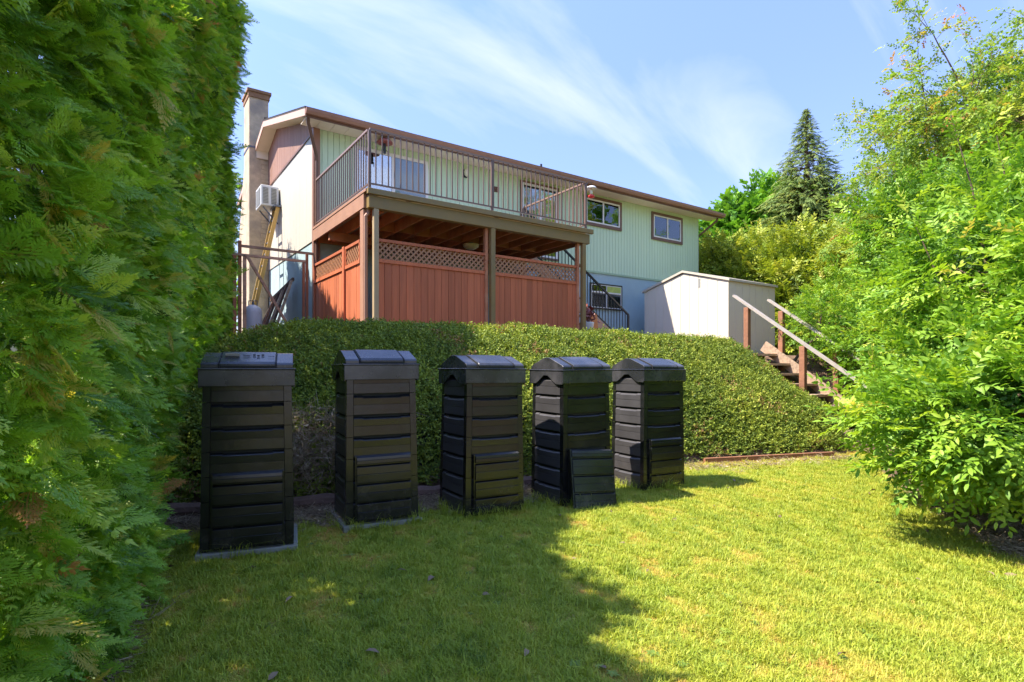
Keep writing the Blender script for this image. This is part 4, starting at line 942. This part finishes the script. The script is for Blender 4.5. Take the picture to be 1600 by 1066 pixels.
# dead twigs and dry litter
M_litter = leaf_material('dry_litter', [(0, (.12, .08, .05)), (.5, (.32, .23, .14)), (1, (.52, .42, .27))], trans=.1, rough=.9)
lv = Leaves(); r = np.random.default_rng(2)
for k in range(12):
    p = r.normal(0, .05, 3)*[1, 1, .3]; d = r.normal(0, 1, 3)*[1, 1, .35]; lv.stick(p, p+d/np.linalg.norm(d)*r.uniform(.03, .10), .0016)
for k in range(5):
    p = r.normal(0, .05, 3)*[1, 1, .2]; lv.leaf(p, r.normal(0, 1, 3)*[1, 1, .3], np.array([0, 0, 1.])+r.normal(0, .5, 3), .03, .014, seg=2)
LT = lv.proto('litter', M_litter)
m = 9000; x = RNG.uniform(-3.2, 4.4, m); y = np.interp(x, bX, bY)-.28+RNG.normal(0, .16, m); y2 = RNG.uniform(.9, 4.3, m); x2 = np.interp(y2, HY, HX)-.16+RNG.normal(0, .08, m)
x3 = RNG.uniform(2.9, 5.2, m//2); y3 = RNG.uniform(2.4, 5.5, m//2); k3 = soil_mask(x3, y3) > .6
k1 = (x < .9) | (RNG.random(m) < .05); x = np.concatenate([x[k1], x2[::2], x3[k3]]); y = np.concatenate([y[k1], y2[::2], y3[k3]])
m = len(x); d = RNG.normal(0, 1, (m, 3)); d[:, 2] *= .15; nn = np.tile([0, 0, 1.], (m, 1))+RNG.normal(0, .2, (m, 3))
scatter('dry_litter', [LT], np.stack([x, y, ground(x, y)+.012], 1), eul(d, nn), RNG.uniform(.6, 1.3, m), RNG.uniform(0, 1, m), None, kind='stuff', label='dry brown twigs and fallen needles along the foot of the bank', cat='litter')
mm = 500; x = RNG.uniform(-2.2, -1.0, mm); y = np.interp(x, bX, bY)+RNG.uniform(.05, .5, mm); z = ground(x, y)+RNG.uniform(.1, .36, mm); d = RNG.normal(0, 1, (mm, 3)); nn = RNG.normal(0, 1, (mm, 3))
scatter('dead_stems', [LT], np.stack([x, y, z], 1), eul(d, nn), RNG.uniform(.9, 1.8, mm), RNG.uniform(.3, 1, mm), None, kind='stuff', label='bare grey stems in the shaded bank between the two leftmost bins', cat='dead stems')

# ---- grass
M_grass = leaf_material('grass_blade', [(0, (.11, .19, .02)), (.3, (.33, .41, .04)), (.55, (.43, .455, .05)), (.78, (.56, .50, .08)), (.9, (.62, .43, .10)), (1, (.60, .34, .09))], trans=.30, rough=.5, spec=.3)
def tuft(seed, n=15, h=.042, rad=.030):
    r = np.random.default_rng(seed); V = []; F4 = []; F3 = []
    for k in range(n):
        a = r.uniform(0, 6.28); rr = rad*math.sqrt(r.random()); p = np.array([rr*math.cos(a), rr*math.sin(a), -.004]); az = r.uniform(0, 6.28); d = np.array([math.cos(az), math.sin(az), 0]); s = np.array([-d[1], d[0], 0]); hh = h*r.uniform(.5, 1.3); w = .0015*r.uniform(.8, 1.5); ln = r.uniform(.4, 1.5)
        q = p+np.array([0, 0, hh*.55])+d*hh*.25*ln; e = p+np.array([0, 0, hh*(1-.25*ln)])+d*hh*.8*ln; i = len(V)
        V += [p-s*w, p+s*w, q-s*w*.8, q+s*w*.8, e]; F4.append((i, i+1, i+3, i+2)); F3.append((i+2, i+3, i+4))
    return proto('grass_tuft', np.array(V), [np.array(F3), np.array(F4)], M_grass)
TF = [tuft(s, 19, hh*.88) for s, hh in ((1, .026), (2, .034), (3, .022), (4, .044))]
m = 260000; x = RNG.uniform(-3.4, 6.2, m); y = 1.15+7.4*RNG.random(m)**1.35
ok = (np.abs(x) < y*.96+.25); x, y = x[ok], y[ok]; sm = soil_mask(x, y); ok = RNG.random(len(x)) > sm*1.05+.0; x, y, sm = x[ok], y[ok], sm[ok]
n1 = noise2(x, y, .38, 51); n2 = noise2(x, y, 1.3, 52); n3 = noise2(x, y, 3.2, 53)
ok = RNG.random(len(x)) < np.clip(.85+.25*n2, .4, 1); x, y, n1, n2, n3, sm = (q[ok] for q in (x, y, n1, n2, n3, sm))
t = .40+.08*n1+.10*n2+.10*n3+RNG.normal(0, .12, len(x)); pat = np.clip((n2*.7+n1*.3+n3*.45-.24)/.28, 0, 1)*np.interp(x, [.6, 1.8], [1, .22]); t = t+pat*.46*RNG.random(len(x))+.2*sm+.05*np.clip((x-.4)/1.0, 0, 1)
t = t+.32*np.clip(1-np.abs(y-np.interp(x, bX, bY)+.12)/.42, 0, 1); t = np.clip(t, .03, .98); d = RNG.normal(0, 1, (len(x), 3)); d[:, 2] = 0; nn = np.tile([0, 0, 1.], (len(x), 1))+RNG.normal(0, .12, (len(x), 3))
sz = RNG.uniform(.6, 1.35, len(x))*(1-.3*pat)*(1-.30*np.clip(n3, -1, 1.4))
scatter('grass', TF, np.stack([x, y, ground(x, y)-.002], 1), eul(d, nn), sz, t, None, kind='stuff', label='mown green lawn grass with dry yellow patches', cat='grass')
# longer grass against the bins and broad weeds in the lawn
TL = [tuft(9, 9, .11, .03), tuft(10, 8, .14, .03)]
Q = []
for (bx, by, ang, *_r) in BINS:
    u = np.array([math.cos(R(ang)), math.sin(R(ang))]); v = np.array([-u[1], u[0]]); o_x = np.array([bx, by])
    for k in range(34):
        f = RNG.random(); Q.append(o_x+u*(BW*f)-v*RNG.uniform(.03, .09)); 
        if k % 2: Q.append(o_x+u*(BW+RNG.uniform(.02, .07))+v*BD*RNG.random()); Q.append(o_x-u*RNG.uniform(.02, .08)+v*BD*RNG.random()*.8)
Q = np.array(Q); keep = RNG.random(len(Q)) < np.where(Q[:, 0] < -1.2, .35, 1.0); Q = Q[keep]; m = len(Q); d = RNG.normal(0, 1, (m, 3)); d[:, 2] = 0
scatter('long_grass', TL, np.stack([Q[:, 0], Q[:, 1], ground(Q[:, 0], Q[:, 1])], 1), eul(d, np.tile([0, 0, 1.], (m, 1))+RNG.normal(0, .15, (m, 3))), RNG.uniform(.5, 1.1, m), RNG.uniform(.25, .62, m), None, kind='stuff', label='longer unmown grass growing around the feet of the compost bins', cat='grass')
M_weed = leaf_material('weed_leaf', [(0, (.13, .21, .03)), (1, (.28, .37, .05))], trans=.2)
lv = Leaves(); r = np.random.default_rng(4)
for k in range(9):
    a = k*.7+r.normal(0, .1); lv.leaf(np.array([0, 0, .0]), np.array([math.cos(a), math.sin(a), .45]), np.array([0, 0, 1.]), r.uniform(.025, .045), .016, curl=.3)
WD = lv.proto('weed_rosette', M_weed)
m = 900; x = RNG.uniform(-1.9, 3.2, m); y = RNG.uniform(1.6, 6.5, m); ok = (soil_mask(x, y) < .4) & (noise2(x, y, .6, 61) > -.1); x, y = x[ok], y[ok]; m = len(x); d = RNG.normal(0, 1, (m, 3)); d[:, 2] = 0
scatter('lawn_weeds', [WD], np.stack([x, y, ground(x, y)+.006], 1), eul(d, np.tile([0, 0, 1.], (m, 1))), RNG.uniform(.35, .9, m), RNG.uniform(0, 1, m), None, kind='stuff', label='small broad leaved weeds dotted through the lawn', cat='weeds')

lv = Leaves(); lv.leaf(np.array([0, 0, .0]), np.array([0, 1., .15]), np.array([.1, 0, 1.]), .055, .028, fold=.3, curl=.5)
FL = lv.proto('fallen_leaf', M_litter)
m = 110; x = RNG.uniform(-2.0, 4.2, m); y = RNG.uniform(1.7, 7.2, m); y = np.minimum(y, np.interp(x, bX, bY)-.1); d = RNG.normal(0, 1, (m, 3)); d[:, 2] *= .3
scatter('fallen_leaves', [FL], np.stack([x, y, ground(x, y)+.022], 1), eul(d, RNG.normal(0, .4, (m, 3))+[0, 0, 1]), RNG.uniform(.5, 1.1, m), RNG.uniform(0, .45, m), None, kind='stuff', label='scattered dry brown leaves lying on the lawn', cat='fallen leaves')

# ---- leafy shrubs and trees
def leafy(name, mat, seed, n=11, tl=.24, ll=.062, lw=.026, curl=.35, droop=.2, seg=3, stick=.0022):
    r = np.random.default_rng(seed); lv = Leaves(); P = [np.array([0, tl*t, -droop*tl*t*t]) for t in np.linspace(0, 1, 4)]
    for a, b in zip(P[:-1], P[1:]): lv.stick(a, b, stick)
    for k in range(n):
        t = (k+.7)/n; p = np.array([0, tl*t, -droop*tl*t*t]); sg = 1 if k % 2 else -1
        d = np.array([sg*.85, .65, .15])+r.normal(0, .22, 3); 
        if k == n-1: d = np.array([0, 1, .1])
        lv.leaf(p, d, np.array([0, 0, 1.])+r.normal(0, .28, 3), ll*r.uniform(.7, 1.2), lw*r.uniform(.8, 1.15), curl=curl*r.uniform(.6, 1.3), seg=seg)
    return lv.proto(name, mat)
M_plum = leaf_material('plum_leaf', [(0, (.06, .15, .016)), (.35, (.17, .34, .03)), (.7, (.34, .50, .04)), (.93, (.52, .60, .08)), (1, (.62, .52, .12))], trans=.38, rough=.5, spec=.35)
M_bush = leaf_material('bush_leaf', [(0, (.06, .12, .016)), (.4, (.20, .29, .03)), (.75, (.38, .44, .045)), (1, (.5, .5, .07))], trans=.3, rough=.5)
M_maple = leaf_material('maple_leaf', [(0, (.05, .15, .02)), (.5, (.14, .33, .035)), (1, (.26, .46, .055))], trans=.3, rough=.45)
M_cherry = leaf_material('birch_leaf', [(0, (.12, .22, .04)), (.45, (.25, .40, .06)), (.78, (.42, .48, .08)), (.92, (.46, .34, .10)), (1, (.55, .25, .08))], trans=.45, rough=.5)
M_conif = leaf_material('conifer_needles', [(0, (.06, .12, .025)), (.5, (.17, .25, .05)), (1, (.34, .38, .08))], trans=.25, rough=.6)
PL = [leafy('plum_twig', M_plum, s, curl=c) for s, c in ((1, .3), (2, .5), (3, .2))]
BU = [leafy('bush_twig', M_bush, s, n=12, tl=.34, ll=.085, lw=.045, seg=2) for s in (5, 6)]
MA = [leafy('maple_twig', M_maple, s, n=10, tl=.5, ll=.20, lw=.16, seg=2, stick=.004) for s in (7, 8)]
CH = [leafy('birch_twig', M_cherry, s, n=9, tl=.36, ll=.085, lw=.06, seg=2, droop=.5, stick=.0035) for s in (9, 10)]
def conif(seed):
    r = np.random.default_rng(seed); lv = Leaves()
    for k in range(16):
        t = (k+.5)/16; p = np.array([0, .8*t, -.28*t*t])
        for sg in (-1, 1):
            lv.leaf(p, np.array([sg*.8, .7, -.35])+r.normal(0, .2, 3), np.array([0, 0, 1.])+r.normal(0, .3, 3), .30*(1.15-t)*r.uniform(.7, 1.3), .05, seg=2, curl=.3)
    lv.stick((0, 0, 0), (0, .8, -.28), .01)
    return lv.proto('conifer_bough', M_conif)
CO = [conif(1), conif(2)]
def blobs(ell, n, shell=.35, flat=0.0):
    """points through the outer part of several ellipsoids; returns points and outward directions"""
    vol = np.array([e[3]*e[4]+e[4]*e[5]+e[3]*e[5] for e in ell]); vol /= vol.sum(); P = []; D = []; Dp = []
    for e, f in zip(ell, vol):
        m = int(n*f*1.6); d = RNG.normal(0, 1, (m, 3)); d /= np.linalg.norm(d, axis=1, keepdims=True)
        lump = 1+.16*np.sin(d[:, 0]*5+e[0]*3)*np.sin(d[:, 1]*6+e[1])+.12*np.sin(d[:, 2]*9+d[:, 0]*7+e[2])
        r = (1-np.abs(RNG.exponential(shell*.4, m)).clip(0, .75))*lump+RNG.normal(0, .035, m)
        p = np.array(e[:3])+d*r[:, None]*np.array(e[3:6]); ins = np.zeros(m, bool)
        for g in ell:
            if g is e: continue
            ins |= (((p-np.array(g[:3]))/np.array(g[3:6]))**2).sum(1) < .55
        k = ~ins; P.append(p[k]); D.append(d[k]); Dp.append(r[k])
    P = np.concatenate(P); D = np.concatenate(D); Dp = np.concatenate(Dp); i = RNG.permutation(len(P))[:n]; return P[i], D[i], Dp[i]
def limb_set(mb, base, ell, rng, r0, top_f=.45, extra=3, n=7):
    """trunk up to a fork, one curved limb to each ellipsoid, then twigs through it"""
    base = Vector(base); cen = sum((Vector(e[:3]) for e in ell), Vector())/len(ell); fork = base.lerp(cen, top_f)
    mb.tube([base-Vector((0, 0, .2)), base.lerp(fork, .5)+Vector((rng.normal(0, .04), rng.normal(0, .04), 0)), fork], [r0, r0*.85, r0*.7], n)
    for e in ell:
        c = Vector(e[:3]); m_ = fork.lerp(c, .5)+Vector((0, 0, .12*e[5])); mb.tube([fork, m_, c+Vector((0, 0, .3*e[5]))], [r0*.55, r0*.38, r0*.15], 6)
        for k in range(extra):
            d = Vector(rng.normal(0, 1, 3)).normalized(); d.z = abs(d.z)*.6; t = c+Vector((d.x*e[3], d.y*e[4], d.z*e[5]))*.92; s_ = fork.lerp(c, rng.uniform(.45, .95)); mb.tube([s_, s_.lerp(t, .55)+Vector((0, 0, .08*e[5])), t], [r0*.28, r0*.2, r0*.08], 5)
def shrub(name, label, cat, base, ell, n, protos, size, tint, r0, mat=None, twigs=3, up=.25, group=None, shell=.35, tl=.26, gap=0):
    root = empty(name, base, 0, label=label, cat=cat, group=group); rg = np.random.default_rng(int(abs(base[0]*97+base[1]*13))+1)
    mb = MB(); el = [(e[0]-base[0], e[1]-base[1], e[2]-base[2], e[3], e[4], e[5]) for e in ell]; limb_set(mb, (0, 0, 0), el, rg, r0, extra=twigs); mb.build('trunk', mat or M_bark, root)
    P, D, Dp = blobs(ell, n, shell); gzv = ground(P[:, 0], P[:, 1]); ok = P[:, 2] > gzv+.10; P, D, Dp = P[ok], D[ok], Dp[ok]
    if gap: ok = (np.sin(P[:, 0]*gap+1.3*np.sin(P[:, 2]*gap*.8))*np.sin(P[:, 1]*gap*1.1+1)*np.sin(P[:, 2]*gap*1.3+P[:, 0]*2)+RNG.normal(0, .08, len(P))) < .20; P, D, Dp = P[ok], D[ok], Dp[ok]
    m = len(P); d = D*.8+RNG.normal(0, .45, (m, 3)); d[:, 2] += up; nn = RNG.normal(0, .38, (m, 3)); nn[:, 2] += .9; nn += D*.35
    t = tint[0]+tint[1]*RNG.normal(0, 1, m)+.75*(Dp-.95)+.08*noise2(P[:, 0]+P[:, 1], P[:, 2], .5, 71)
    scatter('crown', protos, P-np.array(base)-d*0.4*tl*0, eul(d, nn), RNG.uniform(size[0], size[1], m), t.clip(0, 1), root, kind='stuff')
    return root
# nearest plum shrub whose branches hang over the lawn
pe = [(4.05, 4.5, .95, 1.05, .85, .72), (3.32, 3.75, .78, .85, .60, .42), (4.75, 5.1, 1.80, 1.2, 1.0, 1.0), (4.6, 3.9, 1.5, 1.1, .9, .8)]
plum = shrub('plum_tree', 'bright green plum tree with large glossy leaves drooping over the lawn on the right', 'tree', (4.35, 4.45, 0), pe, 12000, PL, (.7, 1.2), (.47, .19), .075, twigs=9, up=-.05, gap=6.0, shell=.55)
# long upright shoots
sh = [((4.2, 5.0, 2.0), (3.95, 5.1, 3.45)), ((4.6, 5.2, 2.2), (4.45, 5.2, 3.3)), ((3.8, 4.9, 1.5), (3.55, 5.0, 2.45)), ((4.9, 5.0, 2.3), (4.7, 4.8, 3.05)), ((3.5, 4.5, .9), (2.95, 4.45, 1.15)), ((3.5, 3.5, 1.0), (3.0, 3.3, 1.38)), ((4.1, 3.9, 1.7), (3.75, 3.75, 2.35))]
P = []; D = []
for a, c in sh:
    a = np.array(a); c = np.array(c); br = MB().tube([Vector(a-[4.35, 4.45, 0]), Vector((a+c)/2-[4.35, 4.45, 0])+Vector((.03, 0, .03)), Vector(c-[4.35, 4.45, 0])], [.012, .008, .003], 5).build('branch', M_bark, plum)
    for f in np.arange(.12, 1.02, .055):
        P.append(a+(c-a)*f); dd = RNG.normal(0, 1, 3); dd[2] = abs(dd[2])*.3; D.append(dd*.8+(c-a)/np.linalg.norm(c-a)*.7)
P = np.array(P); D = np.array(D); m = len(P); nn = RNG.normal(0, .3, (m, 3)); nn[:, 2] += 1
scatter('shoot_leaves', PL, P-np.array([4.35, 4.45, 0]), eul(D, nn), RNG.uniform(.6, 1.0, m), RNG.uniform(.25, .65, m), plum, kind='stuff')
# second plum further back behind the garden stairs
shrub('plum_tree', 'denser plum tree standing behind the handrail of the garden stairs', 'tree', (6.6, 8.0, .9), [(6.75, 8.3, 1.9, 1.35, 1.0, 1.3), (6.0, 7.3, 1.0, 1.05, .8, .85), (7.6, 8.2, 2.9, 1.5, 1.2, 1.5), (6.6, 6.9, 2.0, 1.1, .9, 1.2), (7.0, 9.4, 3.4, 1.2, 1.0, .9), (6.05, 9.45, 1.5, .55, .5, .7)], 9500, PL, (.9, 1.6), (.40, .19), .09, twigs=6, up=.1, gap=5.0, shell=.5)
shrub('leafy_shrub', 'small leafy shrub poking through the railing at the top of the garden stairs', 'shrub', (5.35, 10.75, 1.5), [(5.75, 10.5, 2.0, .62, .5, .6), (6.1, 9.9, 1.75, .6, .5, .7), (6.4, 10.9, 2.2, .8, .6, .8)], 1900, PL, (.6, .95), (.48, .15), .03, twigs=4)
# long row of bushes behind the shed, each a thing
bushes = [((7.9, 20.6, 1.6), [(8.0, 20.6, 3.1, 1.7, 1.4, 2.7)], 'yellow green bush standing just past the right corner of the house'),
          ((10.3, 19.2, 1.6), [(10.2, 19.2, 3.2, 2.1, 1.5, 2.6)], 'yellow green bush rising behind the middle of the shed roof'),
          ((11.6, 16.9, 1.6), [(11.4, 17.0, 3.1, 1.9, 1.5, 2.6)], 'yellow green bush behind the far right end of the shed'),
          ((10.4, 13.6, 1.6), [(10.2, 13.6, 2.7, 1.8, 1.4, 2.2)], 'bush between the shed and the plum trees, half hidden by them'),
          ((9.9, 10.6, 1.6), [(9.6, 10.4, 2.4, 1.5, 1.3, 1.8)], 'bush low down behind the plum trees at the right edge')]
for bs, el, lb in bushes: shrub('bush', lb, 'bush', bs, el, 5000, BU, (.9, 1.6), (.58, .17), .07, twigs=3, group='bushes in the background', up=.35)
# dark maple
shrub('maple_tree', 'deep green broadleaf tree beyond the right end of the roof', 'tree', (15.0, 34, 1.6), [(13.6, 34, 8.0, 2.4, 2.4, 2.9), (15.8, 34, 8.8, 2.4, 2.4, 3.2), (14.6, 33, 5.5, 3.6, 2.6, 3.2), (12.8, 34, 5.6, 1.6, 2, 3.6)], 6500, MA, (1.0, 1.8), (.5, .2), .22, twigs=4)
shrub('maple_tree', 'rounded broadleaf tree low behind the conifer on its right side', 'tree', (19.6, 31, 1.6), [(18.9, 31, 6.2, 2.6, 2.2, 2.7), (21.5, 31, 6.5, 2.6, 2.2, 3)], 4200, MA, (.9, 1.6), (.62, .2), .2, twigs=4)
# conifer
cf = empty('conifer_tree', (15.6, 30, 1.5), 0, label='pointed conifer tree rising against the sky behind the bushes', cat='tree')
MB().tube([(0, 0, -.3), (0, 0, 6), (0, 0, 13.25)], [.3, .18, .02], 8).build('trunk', M_bark, cf)
P = []; D = []; hgt_ = 13.4; rg = np.random.default_rng(17); lb_ = MB()
for k in range(1900):
    f = rg.random()**.8; z = .8+(hgt_-.9)*f; rad = (5.7*(1-f)**1.0+.04)*rg.uniform(.72, 1.15)*(1+.12*math.sin(z*3.1)); a = rg.uniform(0, 6.28)
    tip = np.array([math.cos(a)*rad, math.sin(a)*rad, z-rad*.22+.25]); nb = max(2, int(rad/.32))
    for j in range(nb):
        g_f = (j+1)/nb; 
        if g_f < .35: continue
        P.append(np.array([0, 0, z])+(tip-[0, 0, z])*g_f*.85); D.append(np.array([math.cos(a), math.sin(a), -.15])+rg.normal(0, .28, 3))
    if k % 4 == 0: lb_.tube([(0, 0, z), tuple(tip*.8+np.array([0, 0, z])*.2)], [.03, .01], 4)
lb_.build('limbs', M_bark, cf, kind='stuff')
P += [np.array([0, 0, hgt_-.25*k]) for k in range(6)]; D += [np.array([rg.normal(0, .25), rg.normal(0, .25), 1.]) for k in range(6)]
P = np.array(P); D = np.array(D); m = len(P); nn = RNG.normal(0, .3, (m, 3)); nn[:, 2] += 1
scatter('crown', CO, P, eul(D, nn), RNG.uniform(.45, .95, m)*np.interp(P[:, 2], [0, 9, 13.4], [1.25, .8, .3]), RNG.normal(.5, .25, m).clip(0, 1), cf, kind='stuff')
# tall airy tree upper right
rt = (12.75, 11.8, 1.2); bt_ = empty('birch_tree', rt, 0, label='tall airy tree with small brownish green leaves against the sky, upper right', cat='tree')
rg = np.random.default_rng(23); mb = MB(); TP = []; TD = []
def grow(p, d, L_, r, depth):
    pts = [p]; q = p.copy(); dd = d.copy(); n = 4
    for i in range(n):
        dd = dd+rg.normal(0, .12, 3); dd[2] += .02 if depth < 2 else -.05; dd /= np.linalg.norm(dd); q = q+dd*L_/n; pts.append(q.copy())
        if depth >= 2:
            for _ in range(3 if depth == 3 else 1): TP.append(q+rg.normal(0, .07, 3)); TD.append(dd*.7+rg.normal(0, .5, 3))
    mb.tube([Vector(a) for a in pts], [r, r*.85, r*.7, r*.55, r*.42], 6 if depth < 2 else 4, cap=False)
    if depth < 3:
        nb = (7, 6, 5)[depth]
        for k in range(nb):
            f = rg.uniform(.25, 1.0); i = min(3, int(f*4)); b0 = pts[i]+(pts[i+1]-pts[i])*(f*4-i); a = rg.normal(0, 1, 3); a -= dd*a.dot(dd); a /= np.linalg.norm(a)
            nd = dd*.55+a*.85; nd[2] = nd[2]*.8+.10; nd /= np.linalg.norm(nd); grow(b0, nd, L_*rg.uniform(.45, .66), r*.42, depth+1)
        grow(pts[-1], dd, L_*.6, r*.42, depth+1)
mb.tube([(0.2, 0, -.3), (.05, 0, 1.2), (-.25, 0, 2.6)], [.17, .14, .12], 8)
for p, d, L_ in (((-.25, 0, 2.6), (-.52, .0, .8), 3.3), ((-.25, 0, 2.6), (.15, .2, 1.0), 3.6), ((-.1, 0, 1.9), (-.75, -.1, .75), 2.6), ((-.15, 0, 2.2), (.7, -.15, .85), 3.0), ((-.2, 0, 2.4), (-.85, .35, .75), 3.2)):
    d = np.array(d, float); grow(np.array(p, float), d/np.linalg.norm(d), L_, .085, 0)
mb.build('trunk', M_bark, bt_)
TP = np.array(TP); TD = np.array(TD); print('birch leaves', len(TP)); m = len(TP); nn = RNG.normal(0, .5, (m, 3)); nn[:, 2] += 1
scatter('crown', CH, TP, eul(TD, nn), RNG.uniform(.55, 1.05, m), (RNG.normal(.48, .2, m)+.25*noise2(TP[:, 0], TP[:, 2], .25, 5)).clip(0, 1), bt_, kind='stuff')
# tiny pine seen past the hedge on the left, and the service wire
pn_ = empty('pine_tree', (-12.4, 25, 1.5), 0, label='dark distant pine glimpsed between the hedge and the chimney', cat='tree')
MB().tube([(0, 0, -.2), (0, 0, 8.3)], [.2, .03], 7).build('trunk', M_bark, pn_)
P = []; D = []
for k in range(300):
    f = rg.random(); z = 1.2+7*f; rad = 2.2*(1-f)+.3; a = rg.uniform(0, 6.28); q = rg.uniform(.3, 1); P.append((math.cos(a)*rad*q, math.sin(a)*rad*q, z)); D.append((math.cos(a), math.sin(a), .1))
P = np.array(P); D = np.array(D)+RNG.normal(0, .2, (300, 3)); nn = RNG.normal(0, .3, (300, 3)); nn[:, 2] += 1
scatter('crown', CO, P, eul(D, nn), RNG.uniform(.6, 1.1, 300), RNG.uniform(0, .6, 300), pn_, kind='stuff')
wr = MB().tube([(-16, 24, 9.6), (-11, 20.4, 7.85), (-7.4, 16.6, 6.62)], .014, 5).build('service_wire', M_blackm, None, label='thin black service wire running to the chimney', cat='wire')
# distant wood that closes the horizon
dw = [(xx, 60+8*math.sin(xx*.3), 3.0, 7, 5, 5.5+1.5*math.sin(xx*.7)) for xx in range(-70, 90, 9)]+[(33+3*math.sin(yy), yy, 6, 5, 5, 8+1.5*math.sin(yy*.9)) for yy in range(-24, 18, 6)]
P, D, Dp = blobs(dw, 7500, .25); m = len(P); nn = RNG.normal(0, .5, (m, 3)); nn[:, 2] += 1
scatter('distant_wood', MA, P, eul(D+RNG.normal(0, .4, (m, 3)), nn), RNG.uniform(2.2, 3.6, m), RNG.uniform(.2, .8, m), None, kind='stuff', label='far wood closing the horizon', cat='wood')
